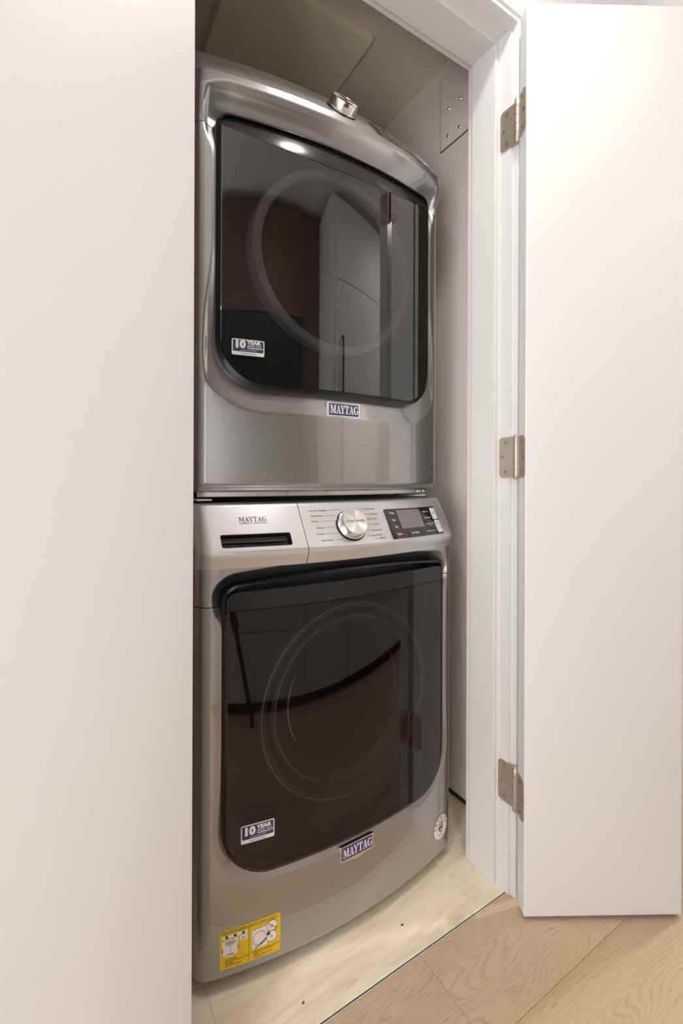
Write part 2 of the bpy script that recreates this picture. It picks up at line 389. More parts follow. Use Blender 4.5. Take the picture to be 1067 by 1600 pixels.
while y1 > -2.6:
    y0 = max(y1 - PW, -2.6); g = 0.0003
    xs = [-2.6]
    x = {0: 0.641, 1: -0.35}.get(row, random.uniform(-0.9, 0.7))
    js = [x]
    while js[0] > -1.2: js.insert(0, js[0] - 1.75)
    while js[-1] < 1.6: js.append(js[-1] + 1.75)
    xs = [-2.6] + [j for j in js if -2.5 < j < 2.9] + [3.0]
    for a, b in zip(xs[:-1], xs[1:]):
        slab_piece('plank', a + g, b - g, y0 + g, y1 - g, 0.0 + random.uniform(-0.0002, 0.0002), 'oak', fl, bev=0.0005)
    y1 = y0; row += 1
# threshold strips
MB().box(0.02, 1.02, 0.7258, 0.7275, -0.02, 0.0002).go('threshold_strip', 'strip_metal', fl)
MB().box(0.02, 1.02, 0.7237, 0.7255, -0.02, 0.0003).go('threshold_strip', 'strip_white', fl)
# ---- stone tiles
tx = [-0.10, 0.240, 0.8265, 1.06]; ty = [0.7285, 0.905, 1.49, 1.9]
for i in range(3):
    for j in range(3):
        slab_piece('tile', tx[i] + .001, tx[i + 1] - .001, ty[j] + .001, ty[j + 1] - .001, 0.0008, 'travertine', fl, bev=0.0006)
MB().box(-0.10, 1.06, 0.7285, 1.9, -0.02, -0.0002).go('grout_bed', 'grout', fl)
for (x, y, s, m_, lb) in [(0.648, 0.792, .0026, 'gap_dark', 'tiny dark crumb lying on the cream tile below the badge'), (0.392, 0.772, .0030, 'crumb', 'tiny amber crumb lying on the cream tile near the threshold')]:
    bm = bmesh.new(); bmesh.ops.create_icosphere(bm, subdivisions=1, radius=s)
    for v in bm.verts: v.co = Vector((v.co.x * random.uniform(.8, 1.5), v.co.y * random.uniform(.6, 1.1), v.co.z * .55 + s * .5)) + Vector((x, y, .0010))
    bm.verts.index_update()
    o = build('crumb', [v.co.copy() for v in bm.verts], [[v.index for v in f.verts] for f in bm.faces], m_); bm.free(); o['label'] = lb; o['category'] = 'crumb'

# ---- closet shell
def wallbox(name, x0, x1, y0, y1, z0, z1, material, label, cat='wall'):
    return struct(MB().box(x0, x1, y0, y1, z0, z1).go(name, material), label, cat)
CR = 1.053
wallbox('wall_closet_right', CR, CR + .08, 0.75, 1.95, -0.02, 2.45, 'closet_paint', 'white painted right wall inside the laundry closet beside the appliances')
wallbox('wall_closet_left', -0.09, -0.01, 0.75, 1.95, -0.02, 2.45, 'closet_paint', 'white painted left wall inside the closet hidden behind left door')
wallbox('wall_closet_back', -0.09, CR + .08, 1.9, 1.98, -0.02, 2.45, 'closet_paint', 'painted back wall of the closet behind the dryer')
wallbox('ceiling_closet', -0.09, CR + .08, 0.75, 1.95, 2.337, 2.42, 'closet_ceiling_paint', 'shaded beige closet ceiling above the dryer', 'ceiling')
# dark sealing strip at the foot of the right wall
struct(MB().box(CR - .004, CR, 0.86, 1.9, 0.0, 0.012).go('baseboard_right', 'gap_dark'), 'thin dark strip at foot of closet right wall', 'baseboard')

# ---- front wall around the opening (room side at y = 0.718)
wallbox('wall_front_right', JAMB_R + .006, 3.0, Y_ROOM, Y_CLOS, 0.0, CEIL, 'wall_paint', 'white room wall to the right of closet opening')
wallbox('wall_front_left', -2.6, JAMB_L - .006, Y_ROOM, Y_CLOS, 0.0, CEIL, 'wall_paint', 'white room wall left of closet opening behind the left door')
wallbox('wall_front_top', JAMB_L - .006, JAMB_R + .006, Y_ROOM, Y_CLOS, HEAD + .006, CEIL, 'wall_paint', 'white room wall above the closet opening')
# room ceiling and far walls
wallbox('ceiling', -2.6, 3.0, -2.6, Y_CLOS, CEIL, CEIL + .06, 'ceiling_paint', 'white room ceiling with recessed downlights', 'ceiling')
wallbox('wall_right', 3.0, 3.08, -2.6, Y_CLOS, 0, CEIL, 'wall_paint', 'white end wall of the passage')
wallbox('wall_kitchen', -0.10, 3.0, -0.95, -0.87, 0, CEIL, 'wall_paint', 'white kitchen wall behind the cabinets')
wallbox('wall_return', -0.10, -0.02, -2.6, -0.95, 0, CEIL, 'wall_paint', 'white return wall beside the kitchen')
wb = struct(MB().box(-1.75, -1.58, -2.68, -2.6, 0, CEIL).box(-.52, -.10, -2.68, -2.6, 0, CEIL).box(-1.58, -.52, -2.68, -2.6, 0, .06).box(-1.58, -.52, -2.68, -2.6, 2.0, CEIL).go('wall_back', 'wall_paint'), 'white wall with an added tall window behind the photographer', 'wall')
w2 = struct(MB().box(-1.58, -1.55, -2.66, -2.61, .06, 2.0).box(-.55, -.52, -2.66, -2.61, .06, 2.0).box(-1.55, -.55, -2.66, -2.61, .06, .09).box(-1.55, -.55, -2.66, -2.61, 1.97, 2.0).go('added_window', 'trim_paint'), 'unseen tall white framed window added behind the camera as closet fill light', 'window')  # window added out of view to go with the frontal fill light
wl = struct(MB().box(-1.78, -1.7, -2.6, -.97, 0, CEIL).box(-1.78, -1.7, .13, Y_CLOS, 0, CEIL).box(-1.78, -1.7, -.97, .13, 0, .06).box(-1.78, -1.7, -.97, .13, 2.0, CEIL).go('wall_left', 'wall_paint'), 'white room wall with the daylight window', 'wall')
wn = struct(MB().box(-1.76, -1.71, -.97, -.93, .06, 2.0).box(-1.76, -1.71, .09, .13, .06, 2.0).box(-1.76, -1.71, -.93, .09, .06, .10).box(-1.76, -1.71, -.93, .09, 1.96, 2.0).go('window_1', 'trim_paint'), 'white framed window lighting the room', 'window')

# ---- jamb, stop, casing (side legs and head), profile in (inset, y)
def jamb_leg(name, side, label):
    s = 1 if side == 'R' else -1
    fx = JAMB_R if side == 'R' else JAMB_L
    X = lambda d: fx - s * d       # d: distance proud into the opening
    mb = MB()
    def bx(d0, d1, y0, y1, z0, z1, bev=.0012):
        a, b = X(d0), X(d1); mb.box(min(a, b), max(a, b), y0, y1, z0, z1, bev)
    bx(-.006, .0, Y_ROOM, Y_CLOS, 0.0, HEAD, 0)
    o = mb.go(name, 'trim_paint'); struct(o, label, 'door jamb')
    mb = MB(); st = mb; 
    a, b = X(-.0005), X(.0115); st.box(min(a, b), max(a, b), .7545, .8315, 0.0008, HEAD - .004, .002); st.go('door_stop', 'trim_paint', o)
    mb = MB(); a, b = X(-.005), X(.006); mb.box(min(a, b), max(a, b), .8315, .8485, 0.0, HEAD, .001); mb.go('back_stop', 'trim_paint', o)
    return o
jr = jamb_leg('trim_1', 'R', 'white right door jamb with raised stop and three nickel hinges')
jl = jamb_leg('trim_2', 'L', 'white left door jamb hidden behind the open left door')
hd = MB().box(JAMB_L - .006, JAMB_R + .006, Y_ROOM, Y_CLOS, HEAD, HEAD + .006).go('trim_3', 'trim_paint')
struct(hd, 'white head jamb with raised stop across top of closet opening', 'door jamb')
MB().box(JAMB_L - .003, JAMB_R + .003, .7541, .8319, HEAD - .0115, HEAD + .003, .002).go('door_stop', 'trim_paint', hd)
MB().box(JAMB_L, JAMB_R, .8315, .8485, HEAD - .006, HEAD, .001).go('back_stop', 'trim_paint', hd)
# casing: swept profile with mitred corners.  (distance outwards from the reveal, proud of wall)
REV = .006
prof = [(0, 0), (0, .0125), (.0015, .014), (.010, .014), (.012, .0155), (.014, .018), (.066, .018), (.068, .016), (.068, 0)]
pathL = [(JAMB_R + REV, 0.0, 1, 0), (JAMB_R + REV, HEAD + REV, 1, 1), (JAMB_L - REV, HEAD + REV, -1, 1), (JAMB_L - REV, 0.0, -1, 0)]
mb = MB(); lps = []
for (x, z, dx, dz) in pathL: lps.append([(x + dx * d, Y_ROOM - p, z + dz * d) for d, p in prof])
n = len(prof); vs = [p for l in lps for p in l]; fs = []
for i in range(3):
    for k in range(n):
        k2 = (k + 1) % n; fs.append((i * n + k, (i + 1) * n + k, (i + 1) * n + k2, i * n + k2))
fs += [tuple(range(n)), tuple(reversed(range(3 * n, 4 * n)))]
cs = build('trim_4', vs, fs, 'trim_paint'); struct(cs, 'white casing framing the closet opening behind the doors', 'door casing')

# ---- doors (leaf built about its own axes: u along leaf, n through its thickness)
def door_leaf(name, A, u, nrm, width, label, z0=.01, z1=2.07, th=.036):
    A = Vector((*A, 0)); u = Vector((*u, 0)).normalized(); nrm = Vector((*nrm, 0)).normalized()
    mtx = Matrix(((u.x, nrm.x, 0, A.x), (u.y, nrm.y, 0, A.y), (0, 0, 1, 0), (0, 0, 0, 1)))
    mb = MB().box(0, width, 0, th, z0, z1, .0018); mb.xf(mtx)
    o = mb.go(name, 'door_paint'); struct(o, label, 'door'); return o, mtx
d2, DM = door_leaf('door_2', (.9065, .6885), (.8626, -.506), (-.506, -.8626), .361, 'white flush right closet door swung open on nickel hinges')
d1, DM1 = door_leaf('door_1', (.140, .688), (-.8626, -.506), (.506, -.8626), .385, 'white flush left closet door filling left side of view')
# bottom finger catch on the far edge of door 2 (flush bolt plate)
PIN = Vector((.9078, .6968, 0))
def leaf_plate(mb, frame, w_, h_, rad, holes=None):
    pts = [(0, -h_ / 2), (0, h_ / 2)]
    out = [(0, -h_ / 2)]
    for k in range(7): a = R(-90 + 15 * k); out.append((w_ - rad + rad * math.cos(a), -h_ / 2 + rad + rad * math.sin(a)))
    for k in range(7): a = R(15 * k); out.append((w_ - rad + rad * math.cos(a), h_ / 2 - rad + rad * math.sin(a)))
    out.append((0, h_ / 2))
    mb.prism(out, frame, .0022)
def hinge(parent, zc, h=.097):
    mb = MB(); rp = .0066; gaps = [-h / 2, -.33 * h, -.30 * h, -.10 * h, .10 * h, .30 * h, .33 * h, h / 2]
    pr = [(.001, -h / 2 - .003), (.0045, -h / 2 - .003), (rp, -h / 2)]
    for i, g in enumerate(gaps[1:-1]): pr += [(rp, g - .0006), (rp * .86, g - .0004), (rp * .86, g + .0004), (rp, g + .0006)]
    pr += [(rp, h / 2), (.0045, h / 2 + .003), (.001, h / 2 + .003)]
    mb.lathe(pr, 20, Matrix.Translation((PIN.x, PIN.y, zc)))
    hg = mb.go('hinge', 'nickel', parent, smooth=True, angle=35)
    # jamb leaf: on rebate face x = JAMB_R, from y ~.702 to .748
    fj = lambda u, v, d: Vector((JAMB_R - d, .700 + u, zc + v))
    mb = MB(); leaf_plate(mb, fj, .0485, h, .010); 
    mb.go('hinge_leaf', 'nickel', hg)
    for (u, v) in ((.028, .36 * h), (.038, 0.0), (.028, -.36 * h)):
        screw(hg, fj, u, v, .0022)
    # door leaf: on the hinge edge of the door, from A to B
    nrm = Vector((-.506, -.8626, 0)).normalized(); uu = Vector((.8626, -.506, 0)).normalized(); A = Vector((.9065, .6885, zc))
    fd = lambda u, v, d: A + nrm * (u - .002) + Vector((0, 0, v)) - uu * d
    mb = MB(); leaf_plate(mb, fd, .0370, h, .010); mb.go('hinge_leaf', 'nickel', hg)
    for (u, v) in ((.019, .36 * h), (.028, 0.0), (.019, -.36 * h)):
        screw(hg, fd, u, v, .0022)
def screw(parent, frame, u, v, d):
    """countersunk head: bright rim ring with a dark recess"""
    ps = []
    for (r, dd) in ((.0043, 0.0), (.0043, .0002), (.0034, .0004), (.0024, -.0010), (.0009, -.0010)):
        ps.append([frame(u + r * math.cos(2 * math.pi * k / 16), v + r * math.sin(2 * math.pi * k / 16), d + dd + .0006) for k in range(16)])
    mb = MB(); loops(mb, ps, closed_last=True)
    fm = [0 if i < 32 else 1 for i in range(len(mb.f))]
    mb.go('screw', None, parent, mats=['screw_steel', 'screw_hole'], fmat=fm)
for zc in (1.839, 1.048, .267): hinge(d2, zc)

# ---- access panel on the closet ceiling
ap = thing('access_panel', 'square beige access panel set in the closet ceiling above the dryer', 'panel', (.585, 1.34, 2.318))
MB().box(.372, .798, 1.128, 1.555, 2.319, 2.3365, .002).go('panel_board', 'panel_beige', ap)
MB().box(.366, .804, 1.122, 1.561, 2.3325, 2.3372).go('panel_frame', 'closet_ceiling_paint', ap)
# ---- cover plate on right wall
cp = thing('cover_plate', 'white cover plate fixed by four screws high on closet right wall', 'cover plate', (CR, 1.0, 2.063))
MB().box(CR - .006, CR + .0, .925, 1.099, 2.062, 2.29, .0012).go('plate', 'closet_paint', cp)
MB().box(CR - .0025, CR + .0, .920, 1.1035, 2.0585, 2.294).go('edge_shadow', 'ink_grey', cp)  # dark border stands in for the groove shadow around the plate
for (y, z) in ((1.06, 2.175), (1.011, 2.173), (1.064, 2.090), (1.015, 2.088)):
    mb = MB(); mb.lathe([(.0052, 0), (.0052, .0015), (.004, .003), (.0025, .0032), (.0022, .0015), (.0005, .0015)], 14, Matrix.Translation((CR - .006, y, z)) @ Matrix.Rotation(R(-90), 4, 'Y'))
    mb.go('screw', None, cp, mats=['chrome', 'screw_hole'], fmat=[0] * 42 + [1] * (len(mb.f) - 42))

# ================================================================== APPLIANCES
CX = 0.552; HW = .335; CRAD = .035; XS = HW - .757 * CRAD; TH0 = math.atan(2 * .034 * XS / .0841)
def base_xy(s):
    """unfolded front coordinate s -> (x, y offset); |s|<=XS on the bowed face, then the corner arc, then the side"""
    sg = 1 if s >= 0 else -1; a = abs(s)
    if a <= XS: return s, .034 * (a / .29) ** 2
    y = .034 * (XS / .29) ** 2; t = (a - XS)
    arc = CRAD * (math.pi / 2 - TH0)
    if t <= arc:
        th = TH0 + t / CRAD
        return sg * (XS + CRAD * (math.sin(th) - math.sin(TH0))), y + CRAD * (math.cos(TH0) - math.cos(th))
    return sg * HW, y + CRAD * math.cos(TH0) + (t - arc)
ARC = CRAD * (math.pi / 2 - TH0)
Y_SIDE = .034 * (XS / .29) ** 2 + CRAD * math.cos(TH0)        # y where the side plane begins
_in = [-.268 + .536 * i / 90 for i in range(91)]
_ed = [.268 + (XS - .268) * i / 30 for i in range(1, 31)]
S_LIST = [-a for a in reversed(_ed)] + _in + _ed
arcs = [XS + ARC * (k + 1) / 9 for k in range(9)]
S_LIST = [-a for a in reversed(arcs)] + S_LIST + arcs
def bow(x): return base_xy(max(-XS, min(XS, x)))[1]
def sdbox(x, z, x0, x1, z0, z1, rb, rt):
    cx, cz = (x0 + x1) / 2, (z0 + z1) / 2; r = rt if z > cz else rb
    qx = abs(x - cx) - (x1 - x0) / 2 + r; qz = abs(z - cz) - (z1 - z0) / 2 + r
    return min(max(qx, qz), 0) + math.hypot(max(qx, 0), max(qz, 0)) - r
def sstep(a, b, t):
    t = max(0, min(1, (t - a) / (b - a))); return t * t * (3 - 2 * t)

def front_grid(name, y0, zs, offs, recess, material, parent, s_list=None, tail=.03, skip=None, thick=True):
    """sheet following the bowed front; offs[i] is the y offset of row i; recess(x,z) adds depth; ends run back along the side"""
    sl = s_list or S_LIST
    cols = []
    left_end = abs(sl[0]) > XS + ARC * .99; right_end = abs(sl[-1]) > XS + ARC * .99
    vs = []; ncol = 0
    for i, z in enumerate(zs):
        rowv = []
        o = offs[i]
        if left_end: rowv.append((CX - HW, y0 + Y_SIDE + tail + .06, z))
        for s in sl:
            x, y = base_xy(s)
            rowv.append((CX + x, y0 + y + o + recess(x, z), z))
        if right_end: rowv.append((CX + HW, y0 + Y_SIDE + tail + .06, z))
        ncol = len(rowv); vs += rowv
    fs = []
    for i in range(len(zs) - 1):
        for k in range(ncol - 1):
            if skip:
                p = [vs[i * ncol + k], vs[i * ncol + k + 1], vs[(i + 1) * ncol + k]]
                if skip((p[0][0] + p[1][0]) / 2 - CX, (p[0][2] + p[2][2]) / 2): continue
            fs.append((i * ncol + k, i * ncol + k + 1, (i + 1) * ncol + k + 1, (i + 1) * ncol + k))
    # returned edges so that the sheet has thickness
    nv = len(vs)
    for (i, rev) in ((0, False), (len(zs) - 1, True)):
        b = len(vs)
        for k in range(ncol):
            p = vs[i * ncol + k]; vs.append((CX + (p[0] - CX) * .99, p[1] + .012, p[2] + (.0 if rev else .0)))
        for k in range(ncol - 1):
            q = (i * ncol + k, b + k, b + k + 1, i * ncol + k + 1) if not rev else (i * ncol + k, i * ncol + k + 1, b + k + 1, b + k)
            fs.append(q)
    return build(name, vs, fs, material, parent, smooth=True, angle=40)

def door_cols(hw, zb, rb, ztop, rt, n=72):
    """columns for a door patch: x, zlow(x), ztop(x)"""
    xs = [-hw * math.cos(math.pi * i / n) for i in range(n + 1)]
    out = []
    for x in xs:
        a = abs(x); lo = zb; hi = ztop(x)
        if a > hw - rb: lo = zb + rb - math.sqrt(max(0, rb * rb - (a - hw + rb) ** 2))
        if rt and a > hw - rt: hi = hi - rt + math.sqrt(max(0, rt * rt - (a - hw + rt) ** 2))
        out.append((x, lo, hi))
    return out
def slab_cols(name, cols, yf, th, parent, mats, rows=40, roll=.0):
    """curved slab filling the columns; mats = front, back, rim"""
    n = len(cols); vs = []; fs = []; fm = []
    for d in (0, th):
        for (x, lo, hi) in cols:
            for r in range(rows + 1):
                z = lo + (hi - lo) * r / rows; vs.append((CX + x, yf(x, z) + d, z))
    st = n * (rows + 1)
    for i in range(n - 1):
        for r in range(rows):
            a = i * (rows + 1) + r; b = a + rows + 1
            fs.append((a, b, b + 1, a + 1)); fm.append(0); fs.append((st + a, st + a + 1, st + b + 1, st + b)); fm.append(1)
    rim = [i * (rows + 1) for i in range(n)] + [(n - 1) * (rows + 1) + r for r in range(1, rows + 1)] + [i * (rows + 1) + rows for i in range(n - 2, -1, -1)] + [r for r in range(rows - 1, 0, -1)]
    for k in range(len(rim)):
        a, b = rim[k], rim[(k + 1) % len(rim)]; fs.append((a, st + a, st + b, b)); fm.append(2)
    return build(name, vs, fs, None, parent, smooth=True, mats=mats, fmat=fm, angle=40)

def appliance(kind):
    W = kind == 'washer'
    if W:
        Y0 = .833; ZB = .02; zs_seam = .7475; z_con = .821
        root = thing('washing_machine', 'grey front-loading washing machine at the bottom of the stack on tiles', 'washing machine', (CX, Y0 + .38, 0.0008))
        A, B = (-.0095, .8535), (.046, .941)
        DHW, DZB, DZT, RB, RT, CROWN = .290, .213, .785, .10, .03, .018
        RD = .010; TOPD = .034
    else:
        Y0 = .89; ZB = .969; zs_seam = 1.7165; z_con = None
        root = thing('clothes_dryer', 'grey front-loading clothes dryer stacked on top of the washing machine', 'dryer', (CX, Y0 + .38, .9475))
        A, B = (-.0125, 1.8155), (.046, 1.8945)
        DHW, DZB, DZT, RB, RT, CROWN = .288, 1.184, 1.745, .10, .026, 0.0
        RD = .014; TOPD = .022
    LZ = B[1] - A[1]; LY = B[0] - A[0]; L = math.hypot(LZ, LY); NY, NZ = -LZ / L, LY / L
    def panel(u, v, d=0.0):
        """point on the sloping control panel: u across, v metres up the slope, d proud"""
        return Vector((CX + u, Y0 + bow(u) + A[0] + LY * v / L + NY * d, A[1] + LZ * v / L + NZ * d))
    def face(u, v, d=0.0):
        return Vector((CX + u, Y0 + bow(u) - d, v))
    WS, WB, WT = (.011, .020, .026) if W else (.006, .052, .058)     # bevel width at the sides, bottom, top
    def recess(x, z):
        di = sdbox(x, z, -DHW, DHW, DZB, DZT + CROWN * (1 - (x / DHW) ** 2), RB, RT)
        kb = 1 - sstep(DZB - .02, DZB + .30, z); kt = sstep(DZT - .09, DZT + .015, z)
        wd = WS + (WB - WS) * kb + (WT - WS) * kt
        dep = RD * (.25 + .75 * max(kb, kt)) + (TOPD - RD) * kt
        if di <= 0: return dep + .05 * sstep(.010, .020, -di)
        k = 1 - di / wd
        if k <= 0: return 0.0
        e = k * k / .24 if k < .12 else k - .06
        return dep * min(1, e / .94) * (1 - sstep(.301, .315, abs(x)))
    # ---- cabinet body behind the front
    ztop = B[1] + .0
    yb = Y0 + Y_SIDE
    body = MB(); yback = Y0 + .80
    x0, x1 = CX - HW + .004, CX + HW - .004
    body.box(x0, x1, yb + .035, yback, ZB + .012, ztop - .002, .004)
    body.go('cabinet', 'steel_side', root)
    MB().box(x0 - .001, x1 + .001, Y0 + .105, yback + .002, ztop - .004, ztop + .004, .003).go('top_panel', 'steel_paint' if not W else 'steel_side', root)
    # ---- lower front panel
    def zspan(a, b, st): k = max(1, int(round((b - a) / st))); return [a + (b - a) * i / k for i in range(k)]
    zs = [ZB + .002 * i for i in range(10)] + zspan(ZB + .02, DZB - .06, .008) + zspan(DZB - .06, DZB + .13, .002) + zspan(DZB + .13, zs_seam - .02, .010) + zspan(zs_seam - .02, zs_seam, .002) + [zs_seam]
    def bottom_off(z): return .012 * (1 - sstep(0, .016, z - ZB)) if True else 0
    front_grid('front_panel', Y0, zs, [bottom_off(z) for z in zs], recess, 'steel_paint', root)
    # ---- upper front / console, as rows along the profile
    g = .0016
    lip0 = A[1] - .034
    def lipoff(z):      # bulge of the lip below the crease
        if W: return A[0] * sstep(lip0, A[1] - .006, z)
        zl = A[1] - .030
        if z >= zl: return A[0] - .004 * (A[1] - z) / .030
        q = max(0, 1 - (zl - z) / .052); return (A[0] - .004) * q * q * (3 - 2 * q)
    arcp = []
    for k in range(1, 5): t = k / 4; arcp.append((A[0] + LY * .08 * t * t, A[1] + .0 + LZ * .08 * t))
    prof_up = [(A[0] + LY * q, A[1] + LZ * q) for q in [i / 28 for i in range(1, 29)]]
    tp = [(B[0] + .003, B[1] + .0018), (B[0] + .007, B[1] + .0024), (B[0] + .06, B[1] + .0024)]
    if W:
        z2 = [zs_seam + g + (z_con - g - zs_seam) * i / 40 for i in range(41)]
        front_grid('upper_front', Y0, z2, [lipoff(z) for z in z2], recess, 'steel_paint', root)
        z3 = [z_con + (A[1] - z_con) * i / 10 for i in range(11)]
    else:
        z3 = [zs_seam + g + (A[1] - zs_seam - g) * i / 56 for i in range(57)]
    rows = [(lipoff(z), z) for z in z3[:-1]] + [(lipoff(A[1] - .0006), A[1] - .0006), (A[0] + LY * .006, A[1] + LZ * .006)] + prof_up + tp
    offs = [r[0] for r in rows]; zz = [r[1] for r in rows]
    if W:
        xs_split = -.1215
        sl_l = [s for s in S_LIST if s < xs_split - .002] + [xs_split - .0007]
        sl_r = [xs_split + .0007] + [s for s in S_LIST if s > xs_split + .002]
        # handle slot in the drawer
        SU0, SU1, SV0, SV1 = -.2905, -.1535, .0105, .0375
        zc0, zc1 = A[1] + LZ * SV0 / L, A[1] + LZ * SV1 / L
        sl_l = sorted(set([s for s in sl_l if min(abs(s - SU0), abs(s - SU1)) > .0015] + [SU0, SU1]))
        keep = [r for r in rows if r[1] <= A[1] or (min(abs(r[1] - zc0), abs(r[1] - zc1)) > .0012)]
        keep += [(A[0] + LY * SV0 / L, zc0), (A[0] + LY * SV1 / L, zc1)]; keep.sort(key=lambda r: (r[1], r[0]))
        dr = front_grid('dispenser_drawer', Y0, [r[1] for r in keep], [r[0] for r in keep], lambda x, z: 0.0, 'fascia_silver', root, s_list=sl_l,
                        skip=lambda x, z: SU0 < x < SU1 and zc0 < z < zc1)
        con = front_grid('control_panel', Y0, zz, offs, lambda x, z: 0.0, 'fascia_silver', root, s_list=sl_r)
        # pocket with rounded rim
        o1 = rrect(SU0 - .0005, SU1 + .0005, SV0 - .0005, SV1 + .0005, .0055, .004); o2 = rrect(SU0 + .0006, SU1 - .0006, SV0 + .0006, SV1 - .0006, .0055, .004)
        o3 = rrect(SU0 + .002, SU1 - .002, SV0 + .004, SV1 - .001, .005, .004)
        mb = MB(); loops(mb, [[panel(u, v, -.002) for u, v in o1], [panel(u, v, .0005) for u, v in o1], [panel(u, v, .0006) for u, v in o2], [panel(u, v, -.006) for u, v in o2],
                              [panel(u, v - .002 * 0, -.014) for u, v in o3]], closed_last=True)
        mb.go('handle_pocket', 'band_grey', dr, smooth=True, angle=30)
        mb = MB(); 
        o4 = rrect(SU0 + .004, SU1 - .004, SV0 + .014, SV1 - .003, .002, .002)
        loops(mb, [[panel(u, v, -.0135) for u, v in o4], [panel(u, v, -.010 + .000) for u, v in o4]], closed_last=True)
        mb.go('handle_grip', 'inner_dark', dr)
        mb = MB(); serif_word(mb, panel, -.2505, .0655, .0105, .0535, .0003); mb.go('brand_lettering', 'ink_grey', dr)
        mb = MB(); put_text(mb, panel, -.2505, .0605, 'COMMERCIAL  TECHNOLOGY', .0042, xs=.96, bold=.01); mb.go('brand_caption', 'ink_grey', dr)
    else:
        nlip = len(z3)
        front_grid('upper_front', Y0, zz[:nlip], offs[:nlip], recess, 'steel_paint', root)
        con = front_grid('control_panel', Y0, [A[1] - .0004] + zz[nlip:], [lipoff(A[1] - .0006)] + offs[nlip:], lambda x, z: 0.0, 'fascia_silver', root)
    # ---- knob
    KU, KV = (-.008, .045) if W else (-.004, .040)
    c = panel(KU, KV, 0)
    ez = Vector((0, NY, NZ)).normalized(); slope = Vector((0, LY / L, LZ / L)); ex = Vector((1, 0, 0))
    mtx = Matrix(((ex.x, slope.x, ez.x, c.x), (ex.y, slope.y, ez.y, c.y), (ex.z, slope.z, ez.z, c.z), (0, 0, 0, 1)))
    kr = .033
    MB().lathe([(kr * 1.13, -.004), (kr * 1.13, .0008), (kr * 1.09, .0014), (kr * .9, .0014)], 56, mtx).go('knob_bezel', 'gasket_black' if not W else 'band_grey', con, smooth=True, angle=30)
    kn = MB().lathe([(kr * 1.0, .0010), (kr * 1.05, .003), (kr * 1.05, .0055), (kr * 1.01, .0065), (kr * .985, .0215), (kr * .955, .0235), (kr * .90, .0235), (kr * .895, .0222)], 64, mtx).go('selector_knob', 'chrome', con, smooth=True, angle=25)
    # disc face: own object so that its axis is the knob's axis
    me = bpy.data.meshes.new('knob_face'); n = 64
    vv = [(0, 0, .0003)] + [(kr * .893 * math.cos(2 * math.pi * k / n), kr * .893 * math.sin(2 * math.pi * k / n), 0) for k in range(n)]
    me.from_pydata(vv, [], [(0, 1 + k, 1 + (k + 1) % n) for k in range(n)]); me.materials.append(M('spun_aluminium')); me.polygons.foreach_set('use_smooth', [True] * n)
    ko = bpy.data.objects.new('knob_face', me); COL.objects.link(ko); ko.parent = con
    ko.matrix_parent_inverse = Matrix.Identity(4); ko.matrix_local = Matrix.Translation(-rootloc(con)) @ mtx @ Matrix.Translation((0, 0, .0232))
    # ---- printed cycle names and leader lines
    mb = MB()
    def line(p, q, wd=.00035):
        d = Vector((q[0] - p[0], q[1] - p[1])); nn = Vector((-d.y, d.x)).normalized() * wd
        quad(mb, panel, [(p[0] - nn.x, p[1] - nn.y), (q[0] - nn.x, q[1] - nn.y), (q[0] + nn.x, q[1] + nn.y), (p[0] + nn.x, p[1] + nn.y)], .0003)
    if W:
        left = ['Normal / Regular', 'Heavy Duty', 'Whites', 'Sanitize', 'Towels', 'Bulky Items']; right = ['Quick Wash', 'Delicates', 'Wrinkle Control', 'Colors', 'Drain & Spin', 'Clean Washer']
    else:
        left = ['Normal', 'Heavy Duty', 'Towels', 'Bulky Items', 'Delicates', 'Wrinkle Control']; right = ['Quick Dry', 'Sanitize', 'Colors', 'Whites', 'Timed Dry', 'Rack Dry']
    xl = [-.058, -.070, -.083, -.075, -.079, -.062]; vl = [.084, .071, .058, .0425, .028, .0125]
    xr = [.043, .055, .030, .055, .043, .036]; vr = [.083, .0695, .0575, .0435, .0285, .016]
    for i in range(6):
        put_text(mb, panel, xl[i], vl[i], left[i], .0066, 'RIGHT', .004, .88)
        a = math.pi - math.asin(max(-.95, min(.95, (vl[i] + .002 - KV) / .043))); ex_ = KU + .041 * math.cos(a); ev = KV + .041 * math.sin(a)
        kx = ex_ - .006 if i in (0, 5) else ex_
        line((xl[i] + .003, vl[i] + .002), (kx, vl[i] + .002))
        if i in (0, 5): line((kx, vl[i] + .002), (ex_ + .001, ev))
        put_text(mb, panel, xr[i], vr[i], right[i], .0066, 'LEFT', .004, .88)
        if not (W and i == 2):
            line((KU + .041 * math.cos(math.asin(max(-.95, min(.95, (vr[i] + .002 - KV) / .043)))), vr[i] + .002), (xr[i] - .003, vr[i] + .002))
    if W:
        put_text(mb, panel, .054, .0085, 'with', .0036, 'LEFT', 0, .9); put_text(mb, panel, .061, .0085, 'affresh', .0058, 'LEFT', .012, .9); line((.046, .0095), (.053, .0095))
    mb.go('cycle_lettering', 'ink_grey', con)['kind'] = 'stuff'
    if W:
        mb = MB(); fk = lambda u, v, d: mtx @ Vector((u, v, d))
        put_text(mb, fk, 0, -.0026, 'EXTRA POWER', .0078, 'CENTER', .006, .88, d=.0237); mb.go('knob_lettering', 'ink_grey', con)
    # ---- display module
    d0, d1, e0, e1 = (.097, .281, .0035, .0815) if W else (.089, .276, .004, .083)
    if not W: e1 = .081
    disp = plate('display_module', panel, d0, d1, e0, e1, .0035, -.002, .0013, 'gloss_black', con)
    plate('display_screen', panel, .136, .217, .0275, .0765, .0006, .0008, .0018, 'lcd', con)
    mb = MB(); put_text(mb, panel, .166, .058, '0:00', .020, 'LEFT', 0, .9, d=.0021)
